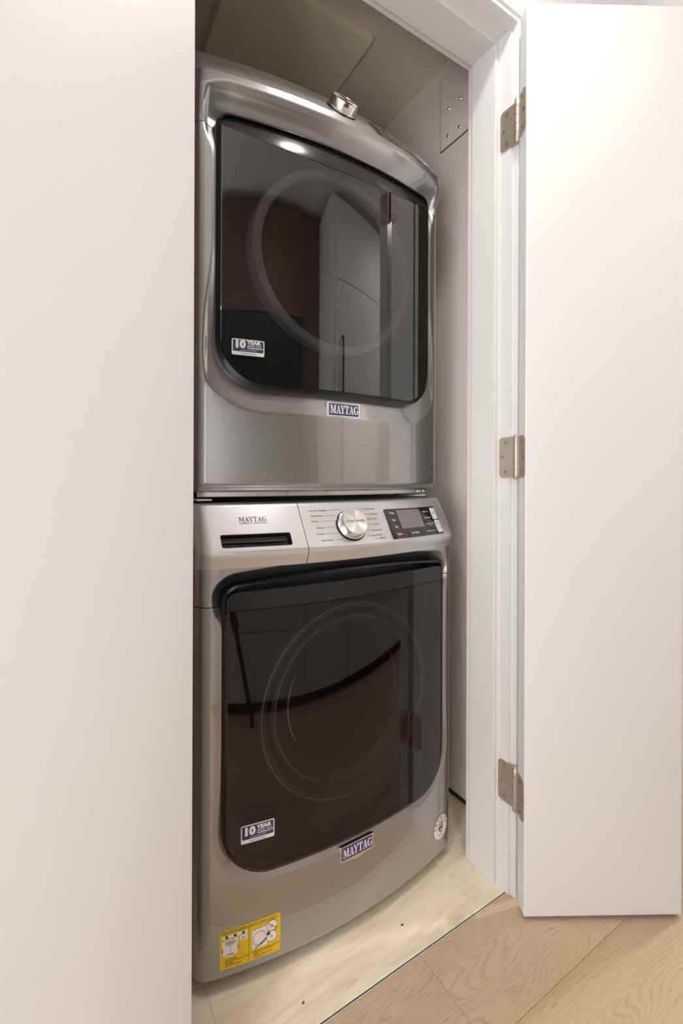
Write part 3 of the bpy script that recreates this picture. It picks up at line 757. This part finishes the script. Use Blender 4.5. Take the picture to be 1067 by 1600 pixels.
    for (a, b_) in ((.142, .069), (.152, .069), (.140, .048), (.152, .048), (.140, .031), (.152, .031)): quad(mb, panel, [(a, b_), (a + .005, b_), (a + .005, b_ + .0012), (a, b_ + .0012)], .0021)
    mb.go('display_digits', 'lcd_segment', con)
    mb = MB()
    names = (['Temp', 'Spin', 'Soil', 'Steam'], ['Delay Start', 'Extra Rinse', 'Control Lock', '16 Hr Fresh Hold'], 'Cycle Signal') if W else (['Temp', 'Dry', 'Time', 'Steam'], ['Damp Signal', 'Wrinkle', 'Control Lock', 'Extra Power'], 'Cycle Signal')
    for t, (a, b_) in zip(names[0], ((.119, .068), (.119, .0495), (.119, .031), (.122, .0125))): put_text(mb, panel, a, b_, t, .0075, 'CENTER', .012, .85, d=.0018)
    for t, (a, b_) in zip(names[1], ((.239, .066), (.239, .049), (.239, .0325), (.232, .0125))): put_text(mb, panel, a, b_, t, .0060, 'CENTER', .006, .82, d=.0018)
    put_text(mb, panel, .174, .0125, names[2], .0066, 'CENTER', .008, .85, d=.0018)
    put_text(mb, panel, .239, .0275, 'Hold 3 sec', .0036, 'CENTER', 0, .9, d=.0018)
    mb.go('display_lettering', 'print_white', con)['kind'] = 'stuff'
    # touch-key divisions
    mb = MB()
    def ridge(a, b_, c_, e_): mb.prism([(a, b_), (c_, b_), (c_, e_), (a, e_)], lambda u, v, d: panel(u, v, .0012 + d), .0005)
    for b_ in (.0235, .042, .0605): ridge(.1005, b_, .133, b_ + .0006)
    ridge(.150, .006, .1506, .022); ridge(.1003, .006, .101, .078)
    mb.go('key_division', 'band_grey', con)
    for (b0, b1, sym) in ((.0445, .0765, 'p'), (.0075, .0415, 's')):
        plate('touch_key', panel, .2605, .2785, b0, b1, .003, .001, .0027, 'key_white', con, n=4)
        mb = MB(); cu, cv = .2695, (b0 + b1) / 2 + .002
        if sym == 'p':
            for k in range(14):
                a0, a1 = R(115 + 310 / 14 * k), R(115 + 310 / 14 * (k + 1))
                quad(mb, panel, [(cu + .0037 * math.cos(a0), cv + .0037 * math.sin(a0)), (cu + .0037 * math.cos(a1), cv + .0037 * math.sin(a1)), (cu + .003 * math.cos(a1), cv + .003 * math.sin(a1)), (cu + .003 * math.cos(a0), cv + .003 * math.sin(a0))], .0031)
            quad(mb, panel, [(cu - .0004, cv + .0005), (cu + .0004, cv + .0005), (cu + .0004, cv + .0045), (cu - .0004, cv + .0045)], .0031)
        else:
            cv += .006
            mb.add([panel(cu - .005, cv - .003, .0031), panel(cu - .0005, cv, .0031), panel(cu - .005, cv + .003, .0031)], [(0, 1, 2)])
            for dx in (.001, .003): quad(mb, panel, [(cu + dx, cv - .003), (cu + dx + .001, cv - .003), (cu + dx + .001, cv + .003), (cu + dx, cv + .003)], .0031)
            put_text(mb, panel, cu, cv - .011, 'Start', .0042, 'CENTER', 0, .9, d=.0031); put_text(mb, panel, cu, cv - .0155, 'Hold', .0036, 'CENTER', 0, .9, d=.0031)
        mb.go('key_symbol', 'ink_grey', con)
    # ---- door: gasket frame, glass, handle band, inner plate, porthole ring
    dy = .0 if W else .0
    def yd(x, z): return Y0 + bow(x) + dy - .004 + .003 * sstep(.0, .010, max(0, abs(x) - DHW + .010))
    lo = rrect(-DHW, DHW, DZB, DZT, RB, RT, crown=CROWN); ins = .006 if W else .0075
    li = rrect(-DHW + ins, DHW - ins, DZB + (.007 if W else .009), DZT - .004, RB - .006, RT - .004, crown=CROWN)
    mb = MB(); F = lambda pts, d: [(CX + u, yd(u, v) + d, v) for u, v in pts]
    loops(mb, [F(lo, .055), F(lo, .006), F([(u * .998, v) for u, v in lo], .003), F(li, .0015), F(li, .03)])
    dr_o = mb.go('door_gasket', 'gasket_black', root, smooth=True, angle=35)
    DI = DHW - ins - .001
    if W: seam = lambda x: .7385; top = lambda x: .774 + .004 * (1 - (x / DI) ** 2)
    else: seam = lambda x: 1.695 + .020 * (x / DI) ** 2; top = lambda x: DZT - .005
    gl = slab_cols('door_glass', door_cols(DI, DZB + (.008 if W else .010), RB - .007, lambda x: seam(x) - .0007, 0), lambda x, z: yd(x, z), .004, dr_o,
                   ['washer_glass' if W else 'dryer_glass', 'glass_back', 'gasket_black'])
    tilt = (lambda z: .010 * max(0, (z - seam(0)) / .05) ** 1.4) if not W else (lambda z: .0)
    bc = []
    for (x, _, _) in door_cols(DI, DZB, .02, top, 0):
        hi = top(x); rt = .020
        if abs(x) > DI - rt: hi = hi - rt + math.sqrt(max(0, rt * rt - (abs(x) - DI + rt) ** 2))
        bc.append((x, seam(x) + .0007, max(hi, seam(x) + .001)))
    band = slab_cols('handle_band', bc, lambda x, z: yd(x, z) + tilt(z), .012, dr_o, ['band_grey', 'band_grey', 'gasket_black'], rows=10)
    slab_cols('inner_plate', door_cols(DHW - .004, DZB + .004, RB - .003, lambda x: DZT + CROWN * (1 - (x / DHW) ** 2) - .006, RT), lambda x, z: Y0 + bow(x) + RD + .030, .012, dr_o, ['inner_dark'] * 3, rows=20)
    if W:   # scoop and rim line above the handle band
        mb = MB()
        tt = [(x, DZT + CROWN * (1 - (x / DHW) ** 2) - .0035) for x in [-.262 + .524 * i / 40 for i in range(41)]]
        for i in range(40):
            (xa, za), (xb, zb2) = tt[i], tt[i + 1]
            pa, pb = yd(xa, za) + .006, yd(xb, zb2) + .006
            mb.add([(CX + xa, pa, za), (CX + xb, pb, zb2), (CX + xb, pb - .002, zb2 + .0012), (CX + xa, pa - .002, za + .0012)], [(0, 1, 2, 3)])
        mb.go('rim_line', 'band_grey', dr_o)
    zc = .505 if W else 1.462; pr_ = .205 if W else .212; xc = 0.0 if W else .0
    if not W: zc = 1.500; pr_ = .204
    PM = Matrix.Translation((CX + xc, Y0 + .052, zc)) @ Matrix.Rotation(R(90), 4, 'X')     # local z -> -y (towards the room)
    if W:
        MB().lathe([(pr_ * 1.06, -.015), (pr_ * 1.06, .026), (pr_ * 1.045, .030), (pr_ * .99, .030), (pr_ * .97, .024), (pr_ * .93, .006)], 96, PM, cap=False).go('porthole_ring', 'ring_dark', dr_o, smooth=True, angle=50)
        MB().lathe([(pr_ * .93, .006), (pr_ * .92, .018), (pr_ * .88, .022), (pr_ * .83, .018), (pr_ * .74, .001), (pr_ * .60, -.007), (pr_ * .35, -.011), (.002, -.012)], 96, PM, cap=False).go('porthole_bowl', 'bowl_grey', dr_o, smooth=True, angle=50)
    else:
        MB().lathe([(pr_ * 1.05, -.015), (pr_ * 1.05, .020), (pr_ * 1.035, .026), (pr_ * .955, .026), (pr_ * .94, .020), (pr_ * .925, -.012)], 96, PM, cap=False).go('porthole_ring', 'ring_grey', dr_o, smooth=True, angle=40)
        MB().lathe([(pr_ * .93, -.010), (pr_ * .8, -.012), (pr_ * .5, -.013), (.002, -.013)], 96, PM, cap=False).go('porthole_bowl', 'bowl_grey', dr_o, smooth=True, angle=50)
    def glint_ring(rad, h, wd):
        MB().lathe([(rad - wd, h), (rad - wd * .5, h + wd), (rad + wd * .5, h + wd), (rad + wd, h)], 96, PM, cap=False).go('rim_line', 'ring_glint', dr_o, smooth=True, angle=60)  # pale ring lines stand in for glints on the porthole rims
    if W: glint_ring(pr_ * 1.04, .030, .0014); glint_ring(pr_ * .70, .004, .0016); glint_ring(pr_ * .88, .022, .0010)
    else: glint_ring(pr_ * .945, .0225, .0014)
    # ---- badge
    bz = .1885 if W else 1.1535; bw, bh = .0435, .0165
    def badge_poly(k, e=0): return [(-bw + k, -bh + k), (-.012, -bh + k - .0028), (-.004, -bh + k - .0052), (0, -bh + k - .006), (.004, -bh + k - .0052), (.012, -bh + k - .0028), (bw - k, -bh + k), (bw - k - .0005, bh - k), (-bw + k + .0005, bh - k)]
    bf = lambda u, v, d: Vector((CX + u, Y0 + bow(0) + .0012 - d + (recess(0, bz) * .9 if not W else 0), bz + v))
    bd = MB().prism(badge_poly(0), bf, .005).go('brand_badge', 'chrome', root)
    MB().prism([(-bw + .0035, -bh + .0035), (bw - .0035, -bh + .0035), (bw - .004, bh - .003), (-bw + .004, bh - .003)], lambda u, v, d: bf(u, v, .0048 + d), .0006).go('badge_field', 'badge_blue', bd)
    mb = MB(); serif_word(mb, bf, -.0365, -.0085, .0185, .073, .0058); mb.go('badge_lettering', 'sticker_white', bd)
    # ---- warranty sticker on the glass
    su0, su1, sv0, sv1 = (-.2545, -.1895, .2835, .3185) if W else (-.2575, -.1915, 1.2505, 1.2835)
    gf = lambda u, v, d: Vector((CX + u, yd(u, v) - d, v))
    sk = plate('warranty_sticker', gf, su0, su1, sv0, sv1, .003, .0001, .0004, 'sticker_white', dr_o)
    mb = MB(); 
    plate('sticker_field', gf, su0 + .002, su1 - .002, sv0 + .0075, sv1 - .0018, .0012, .0003, .0006, 'sticker_blue', sk)
    mb = MB(); sz = sv1 - sv0
    put_text(mb, gf, su0 + .0045, sv0 + .0155, '10', .0215, 'LEFT', .06, 1.06, d=.0008)
    put_text(mb, gf, su0 + .0305, sv0 + .0235, 'YEAR', .0105, 'LEFT', .05, 1.10, d=.0008)
    put_text(mb, gf, su0 + .0305, sv0 + .0185, 'LIMITED PARTS', .0044, 'LEFT', .01, .98, d=.0008)
    put_text(mb, gf, su0 + .0305, sv0 + .0135, 'WARRANTY', .0058, 'LEFT', .02, 1.0, d=.0008)
    put_text(mb, gf, su0 + .0165, sv0 + .0095, 'ON SELECT PARTS ONLY', .0030, 'LEFT', 0, 1.0, d=.0008)
    mb.go('sticker_lettering', 'sticker_white', sk)
    mb = MB(); put_text(mb, gf, (su0 + su1) / 2, sv0 + .0025, 'SEE INSIDE FOR DETAILS', .0034, 'CENTER', .01, .8, d=.0008); mb.go('sticker_small_print', 'sticker_blue', sk)
    # ---- feet
    for sx in (-1, 1):
        for yy in (.12, .70):
            MB().lathe([(.018, 0), (.020, .003), (.020, .010), (.010, .013), (.010, .036)], 20, Matrix.Translation((CX + sx * .26, Y0 + yy, (.0008 if W else .9505)))).go('foot', 'rubber', root, smooth=True, angle=40)
    return dict(root=root, Y0=Y0, face=face, panel=panel, yd=yd)

wa = appliance('washer')
dry = appliance('dryer')

# ---- washer-only stickers
wr = wa['root']; face = wa['face']
def flat(name, poly, d, material, parent): return MB().prism(poly, lambda u, v, dd: face(u, v, d + dd), .0003).go(name, material, parent)
def flatgrid(name, u0, u1, v0, v1, d, material, parent, n=10):
    mb = MB(); pts = [(u0 + (u1 - u0) * i / n, v0) for i in range(n + 1)] + [(u1 - (u1 - u0) * i / n, v1) for i in range(n + 1)]
    mb.prism(pts, lambda u, v, dd: face(u, v, d + dd), .0003); return mb.go(name, material, parent)
YU0, YU1, YV0, YV1 = -.2915, -.1755, .0475, .1225
ysk = plate('instruction_sticker', face, YU0, YU1, YV0, YV1, .003, .0002, .0006, 'sticker_yellow', wr)
mb = MB(); f5 = lambda u, v, d: face(u, v, .0006 + d)
def ln(u0, v0, u1, v1, wd=.0003, d=.0003):
    dv = Vector((u1 - u0, v1 - v0)); nn = Vector((-dv.y, dv.x)).normalized() * wd
    k = max(1, int(abs(u1 - u0) / .01))
    for i in range(k):
        a, b = i / k, (i + 1) / k
        quad(mb, f5, [(u0 + dv.x * a - nn.x, v0 + dv.y * a - nn.y), (u0 + dv.x * b - nn.x, v0 + dv.y * b - nn.y), (u0 + dv.x * b + nn.x, v0 + dv.y * b + nn.y), (u0 + dv.x * a + nn.x, v0 + dv.y * a + nn.y)], d)
put_text(mb, f5, YU0 + .003, YV1 - .0055, 'PREVENT VIBRATION - PREVENIR LES VIBRATIONS - PREVENIR LA VIBRACION', .0038, 'LEFT', .012, .82)
ln(YU0 + .001, YV1 - .0078, YU1 - .001, YV1 - .0078)
UM = YU0 + .0545
ln(UM, YV0 + .002, UM, YV1 - .0078, .00035)
put_text(mb, f5, YU0 + .0035, YV0 + .0155, '1.', .0050, 'LEFT', .015)
for k, t in enumerate(['LEVEL WASHER', 'METTRE DE NIVEAU LA LAVEUSE', 'EN PREMIER', 'NIVELE LA LAVADORA']): put_text(mb, f5, YU0 + .0095, YV0 + .0165 - .0039 * k, t, .0037, 'LEFT', .008, .82)
put_text(mb, f5, UM + .0035, YV0 + .0145, '2.', .0050, 'LEFT', .015)
for k, t in enumerate(['TIGHTEN LOCKNUTS AND FEET TO THE WASHER', 'SERRER LES ECROUS DE BLOCAGE DE LA', 'LAVEUSE', 'APRIETE LAS TUERCAS DE LAS PATAS', 'A LA LAVADORA']): put_text(mb, f5, UM + .0085, YV0 + .0155 - .0034 * k, t, .0031, 'LEFT', .008, .74)
mb.go('sticker_lettering', 'ink_black', ysk)
# white pictograms
mb = MB()
for pts in ([(YU0 + .0035, YV1 - .0165), (UM - .003, YV1 - .0165), (UM - .003, YV1 - .010), (YU0 + .0035, YV1 - .010)],
            [(UM - .0175, YV1 - .028), (UM - .0035, YV1 - .028), (UM - .0035, YV1 - .018), (UM - .0175, YV1 - .018)],
            [(YU0 + .0045, YV1 - .047), (YU0 + .010, YV1 - .0505), (YU0 + .019, YV1 - .052), (YU0 + .028, YV1 - .0505), (YU0 + .0335, YV1 - .047), (YU0 + .0335, YV1 - .0195), (YU0 + .0045, YV1 - .0195)],
            [(UM + .006, YV1 - .0555), (UM + .035, YV1 - .0535), (UM + .035, YV1 - .014), (UM + .006, YV1 - .0165)]):
    quad(mb, f5, pts, .0003)
quad(mb, f5, ell(UM + .0445, YV1 - .0195, .0105, .0105), .0005); quad(mb, f5, ell(UM + .0440, YV1 - .0405, .0105, .0105), .0005)
mb.go('sticker_pictogram', 'sticker_white', ysk)
mb = MB(); D = .0008
def ring(cx, cy, rx, ry, wd=.0003):
    for k in range(32):
        a0, a1 = 2 * math.pi * k / 32, 2 * math.pi * (k + 1) / 32
        quad(mb, f5, [(cx + (rx + wd) * math.cos(a0), cy + (ry + wd) * math.sin(a0)), (cx + (rx + wd) * math.cos(a1), cy + (ry + wd) * math.sin(a1)), (cx + (rx - wd) * math.cos(a1), cy + (ry - wd) * math.sin(a1)), (cx + (rx - wd) * math.cos(a0), cy + (ry - wd) * math.sin(a0))], D)
ring(UM + .0205, YV1 - .036, .0125, .0135); ring(UM + .0445, YV1 - .0195, .0105, .0105); ring(UM + .0440, YV1 - .0405, .0105, .0105)
ln(UM + .036, YV1 - .0125, UM + .053, YV1 - .0265, .0004, D)                                   # crossed-out circle
quad(mb, f5, [(UM + .009, YV1 - .0545), (UM + .011, YV1 - .0548), (UM + .0345, YV1 - .042), (UM + .0335, YV1 - .0395)], D)
for k in range(3):
    quad(mb, f5, ell(YU0 + .0125 + .0155 * k, YV1 - .0132, .0026, .0028, 12), D)
quad(mb, f5, ell(UM + .0375, YV1 - .0335, .0033, .0033, 14), D)
ln(YU0 + .019, YV1 - .047, YU0 + .019, YV1 - .031, .0002, D); ln(YU0 + .0125, YV1 - .0475, YU0 + .0255, YV1 - .0475, .0006, D)
for k, q in enumerate((.017, .021, .013, .018)): ln(YU0 + .019 - q / 2, YV1 - .0225 - .0022 * k, YU0 + .019 + q / 2, YV1 - .0225 - .0022 * k, .00035, D)
for q in (.0045, .0335): ln(YU0 + q, YV1 - .033, YU0 + q, YV1 - .0425, .0006, D)
put_text(mb, f5, UM - .0105, YV1 - .025, '0.0', .0055, 'CENTER', .01, d=D)
for (a, b) in ((.0445, -.018), (.044, -.0385)):
    ln(UM + a, YV1 + b, UM + a, YV1 + b - .004, .0009, D); ln(UM + a - .006, YV1 + b - .003, UM + a - .002, YV1 + b - .0025, .0004, D)
for k in range(4): ln(UM + .009 + .0065 * k, YV1 - .0168 + .0006 * k, UM + .0125 + .0065 * k, YV1 - .0166 + .0006 * k, .0005, D)
ln(UM + .051, YV1 - .031, UM + .056, YV1 - .0235, .0004, D)
mb.go('pictogram_lines', 'ink_black', ysk)
# oval sticker near the right corner
OU, OV, ORX, ORY = .2795, .1005, .0285, .0295
mb = MB(); mb.prism(ell(OU, OV, ORX, ORY, 48), lambda u, v, dd: face(u, v, .0004 + dd), .0003); 
# re-triangulate as a fan so that it follows the bow
mb = MB(); cvs = [face(OU, OV, .0010)]
rings_ = [.35, .7, 1.0]
for q in rings_: cvs += [face(u, v, .0010) for u, v in ell(OU, OV, ORX * q, ORY * q, 48)]
fs = [(0, 1 + k, 1 + (k + 1) % 48) for k in range(48)]
for i in range(2):
    for k in range(48): k2 = (k + 1) % 48; fs.append((1 + i * 48 + k, 1 + (i + 1) * 48 + k, 1 + (i + 1) * 48 + k2, 1 + i * 48 + k2))
mb.add(cvs, fs); ov = mb.go('oval_sticker', 'sticker_white', wr, smooth=True)
fo = lambda u, v, d: face(OU + u, OV + v, .0012 + d)
mb = MB()
def arc_text(mb, txt, r, a0, a1, size, d=.0004):
    for k, ch in enumerate(txt):
        a = R(a0 + (a1 - a0) * k / (len(txt) - 1)); vs_, fs_ = text2d(ch, size, 'CENTER', .02)
        ca, sa = math.cos(a - math.pi / 2), math.sin(a - math.pi / 2)
        mb.add([fo(r * math.cos(a) + x * ca - y * sa, r * math.sin(a) + x * sa + y * ca, d) for x, y in vs_], fs_)
arc_text(mb, 'AMERICA', .0205, 172, 8, .0088)
# shield with chevron
for pts in ([(-.0095, .001), (.0095, .001), (.0095, -.003), (-.0095, -.003)], [(-.0065, -.002), (-.0035, -.002), (-.0035, -.009), (-.0065, -.008)], [(.0035, -.002), (.0065, -.002), (.0065, -.008), (.0035, -.009)], [(-.0065, -.008), (0, -.0125), (.0065, -.008), (.0035, -.008), (0, -.0095), (-.0035, -.008)]):
    quad(mb, fo, pts, .0004)
mb.go('sticker_emblem', 'sticker_blue', ov)
mb = MB()
for x in (-.007, -.001, .005): quad(mb, fo, [(x, .002), (x + .0032, .002), (x + .0045, .015 - abs(x) * .4), (x + .0015, .016 - abs(x) * .4)], .0004)
mb.go('sticker_stripe', 'sticker_red', ov)
mb = MB(); put_text(mb, fo, 0, -.0185, 'ASSEMBLED', .0042, 'CENTER', 0, .9); put_text(mb, fo, 0, -.0225, 'IN OHIO', .0038, 'CENTER', 0, .9); mb.go('sticker_lettering', 'ink_grey', ov)

# ---- stacking bracket between the two machines
sb = thing('stacking_bracket', 'steel stacking bracket strip with screws between dryer and washing machine', 'bracket', (CX, .93, .950))
mb = MB(); xs = [-.318 + .612 * i / 40 for i in range(41)]
lp = []
for x in xs:
    y = .89 + bow(x) + .014
    lp.append([(CX + x, y, .9580), (CX + x, y, .9675), (CX + x, y + .003, .9685), (CX + x, y + .02, .9685), (CX + x, y + .02, .9665), (CX + x, y + .003, .9572)])
vs = [p for l in lp for p in l]; fs = [(i * 6 + k, (i + 1) * 6 + k, (i + 1) * 6 + (k + 1) % 6, i * 6 + (k + 1) % 6) for i in range(40) for k in range(6)] + [tuple(range(6)), tuple(reversed(range(240, 246)))]
fs = [tuple(reversed(f)) for f in fs]
build('bracket_strip', vs, fs, 'bracket_steel', sb)
for x in (-.312, -.134, -.036, .258, .268, .284):
    y = .89 + bow(x) + .014
    MB().lathe([(.0045, -.001), (.0045, .0012), (.0032, .0030), (.0016, .0032), (.0014, .0018), (.0004, .0018)], 14, Matrix.Translation((CX + x, y, .9628)) @ Matrix.Rotation(R(90), 4, 'X')).go('screw', 'screw_steel', sb, smooth=True, angle=30)
for (a, b) in ((-.322, -.292), (.245, .282)):
    MB().box(CX + a, CX + b, .895 + .034, .99, .9505, .9530, .0006).go('bracket_foot', 'sticker_white', sb)

# ================================================================== ROOM BEHIND THE CAMERA (seen in the door glass)
def handle(parent, x0, x1, y, z0, z1):
    MB().box(x0, x1, y - .0, y + .012, z0, z1, .002).box(x0 + .002, x0 + .012, y - .02, y + .002, z0 + .002, z0 + .012 if z1 - z0 > .05 else z1 - .002).box(x1 - .012, x1 - .002, y - .02, y + .002, z1 - .012 if z1 - z0 > .05 else z0 + .002, z1 - .002).go('handle', 'handle_black', parent)
def base_cabinet(x0, x1, label):
    t = thing('base_cabinet', label, 'cabinet', ((x0 + x1) / 2, -.5, 0.0008))
    MB().box(x0, x1, -.86, -.195, .05, .88).go('body', 'cabinet_white', t)
    MB().box(x0, x1, -.80, -.21, .0008, .05).go('toe_kick', 'gap_dark', t)
    g = .0018
    for (a, b) in ((.055, .345), (.349, .61), (.614, .868)):
        MB().box(x0 + g, x1 - g, -.1948, -.175, a, b, .0015).go('drawer_front', 'cabinet_white', t)
base_cabinet(-.02, .70, 'white drawer base cabinet opposite the washer nearest the hallway')
base_cabinet(.702, 1.06, 'white drawer base cabinet opposite the washer beside tall cabinet')
ct = MB().box(-.02, 1.06, -.86, -.165, .8805, .915, .003).go('countertop', 'gap_dark'); ct['label'] = 'dark worktop over the white drawer base cabinets'; ct['category'] = 'worktop'
bs = MB().box(-.02, 1.06, -.869, -.861, .9155, 1.83).go('backsplash', 'backsplash'); bs['label'] = 'pale backsplash on kitchen wall below range hood'; bs['category'] = 'backsplash'
t = thing('wall_cabinet', 'walnut wall cabinet over the dark range hood, reflected in the dryer door', 'cabinet', (.5, -.6, 1.84))
MB().box(-.02, .86, -.86, -.50, 1.84, 2.40).go('body', 'walnut', t)
MB().box(-.018, .424, -.4995, -.48, 1.842, 2.398, .0015).go('cabinet_door', 'walnut', t); MB().box(.427, .858, -.4995, -.48, 1.842, 2.398, .0015).go('cabinet_door', 'walnut', t)
MB().box(-.02, .86, -.84, -.49, 1.40, 1.8395).go('hood_body', 'handle_black', t)
for k in range(14): MB().box(.0 + .062 * k, .03 + .062 * k, -.4895, -.486, 1.795, 1.835).go('hood_filter', 'strip_metal', t)
sp = MB().box(.865, 1.058, -.86, -.52, .9155, 2.40).go('side_panel', 'walnut'); sp['label'] = 'tall walnut side panel between range hood and white tall cabinet'; sp['category'] = 'panel'
tc_ = thing('tall_cabinet', 'tall white cabinet with black bar handles, reflected in the dryer door', 'cabinet', (1.5, -.5, 0.0008))
MB().box(1.064, 2.02, -.86, -.195, .05, 2.40).go('body', 'cabinet_white', tc_)
MB().box(1.064, 2.02, -.80, -.21, .0008, .05).go('toe_kick', 'gap_dark', tc_)
MB().box(1.12, 1.96, -.1948, -.172, .07, .60, .0015).go('drawer_front', 'cabinet_white', tc_)
MB().box(1.12, 1.96, -.1948, -.172, .604, 1.98, .0015).go('cabinet_door', 'cabinet_white', tc_)
MB().box(1.12, 1.96, -.1948, -.172, 1.984, 2.36, .0015).go('cabinet_door', 'cabinet_white', tc_)
handle(tc_, 1.20, 1.88, -.152, .46, .475); handle(tc_, 1.165, 1.180, -.152, .80, 1.70)
tc2 = thing('tall_cabinet', 'tall white cabinet at far end of the passage, beyond the black handled one', 'cabinet', (2.5, -.5, 0.0008))
MB().box(2.024, 2.99, -.86, -.195, .05, 2.40).go('body', 'cabinet_white', tc2); MB().box(2.024, 2.99, -.80, -.21, .0008, .05).go('toe_kick', 'gap_dark', tc2)
MB().box(2.03, 2.98, -.1948, -.172, .07, 2.36, .0015).go('cabinet_door', 'cabinet_white', tc2)
# tripod below the camera, one leg mirrored in the washer door
tp_ = thing('camera_tripod', 'black camera tripod standing on the oak floor, mirrored in the washer door', 'tripod', (.0, -.03, .0008))
def tube(mb, p, q, r0, r1, n=14):
    p, q = Vector(p), Vector(q); d = q - p; mt = Matrix.Translation(p) @ d.to_track_quat('Z', 'Y').to_matrix().to_4x4()
    return mb.lathe([(r0, 0), (r1, d.length)], n, mt)
for a in (-12, 108, 228):
    c_, s_ = math.cos(R(a)), math.sin(R(a)); P = lambda q, z: (c_ * q, -.03 + s_ * q, z)
    mb = MB(); tube(mb, P(.03, .80), P(.19, .42), .016, .016); tube(mb, P(.175, .455), P(.20, .40), .024, .024); tube(mb, P(.19, .42), P(.31, .02), .014, .014); tube(mb, P(.303, .045), P(.314, .004), .014, .016)
    mb.go('leg', 'tripod_black', tp_, smooth=True, angle=40)
mb = MB(); tube(mb, (0, -.03, .55), (0, -.03, .88), .014, .014); mb.lathe([(.03, .76), (.042, .78), (.042, .82), (.03, .84)], 20, Matrix.Translation((0, -.03, 0))); mb.go('centre_column', 'tripod_black', tp_, smooth=True, angle=40)

# added softbox on a low stand, left of the camera, housing the low fill lamp
so_ = thing('fill_softbox', 'unseen black softbox on a low stand, added left of the camera tripod as closet fill', 'lamp', (-.95, -.45, .0008))
lp_, lt_ = Vector((-.95, -.45, .55)), Vector((.75, 1.25, 2.1)); q_ = (lt_ - lp_).to_track_quat('Z', 'Y').to_matrix().to_4x4()
MB().lathe([(.10, -.26), (.43, -.012), (.415, -.012), (.09, -.25)], 4, Matrix.Translation(lp_) @ q_ @ Matrix.Rotation(R(45), 4, 'Z')).go('softbox_hood', 'tripod_black', so_)
mb = MB(); e_ = lp_ + q_.to_3x3() @ Vector((0, 0, -.25)); tube(mb, (e_.x, e_.y, .01), (e_.x, e_.y, e_.z), .014, .014); mb.lathe([(.16, .001), (.16, .012), (.02, .03)], 24, Matrix.Translation((e_.x, e_.y, 0))); mb.go('stand', 'tripod_black', so_, smooth=True, angle=40)

# ---- recessed downlights: fixture plus its lamp
for i, (x, y, p) in enumerate(DOWNLIGHTS):
    nm = ['above the closet doors', 'at the start of the passage', 'at the far end of the passage', 'near the daylight window', 'at the back of the room', 'between closet doors and the tall cabinets'][i]
    t = thing('ceiling_downlight', 'round recessed ceiling downlight ' + nm, 'light', (x, y, CEIL - .004))
    MB().lathe([(.062, CEIL - .0035), (.062, CEIL - .001), (.050, CEIL), (.046, CEIL - .001)], 32, Matrix.Translation((x, y, 0)), cap=False).go('trim_ring', 'trim_paint', t, smooth=True, angle=40)
    MB().lathe([(.046, CEIL - .0012), (.045, CEIL - .0008)], 32, Matrix.Translation((x, y, 0))).go('lens', 'lamp_glow', t)
    d = bpy.data.lights.new('downlight_lamp', 'AREA'); d.shape = 'DISK'; d.size = .10; d.energy = p; d.color = (1.0, 0.965, 0.93); d.spread = R(165)
    o = bpy.data.objects.new('downlight_lamp', d); COL.objects.link(o); o.location = (x, y, CEIL - .012)
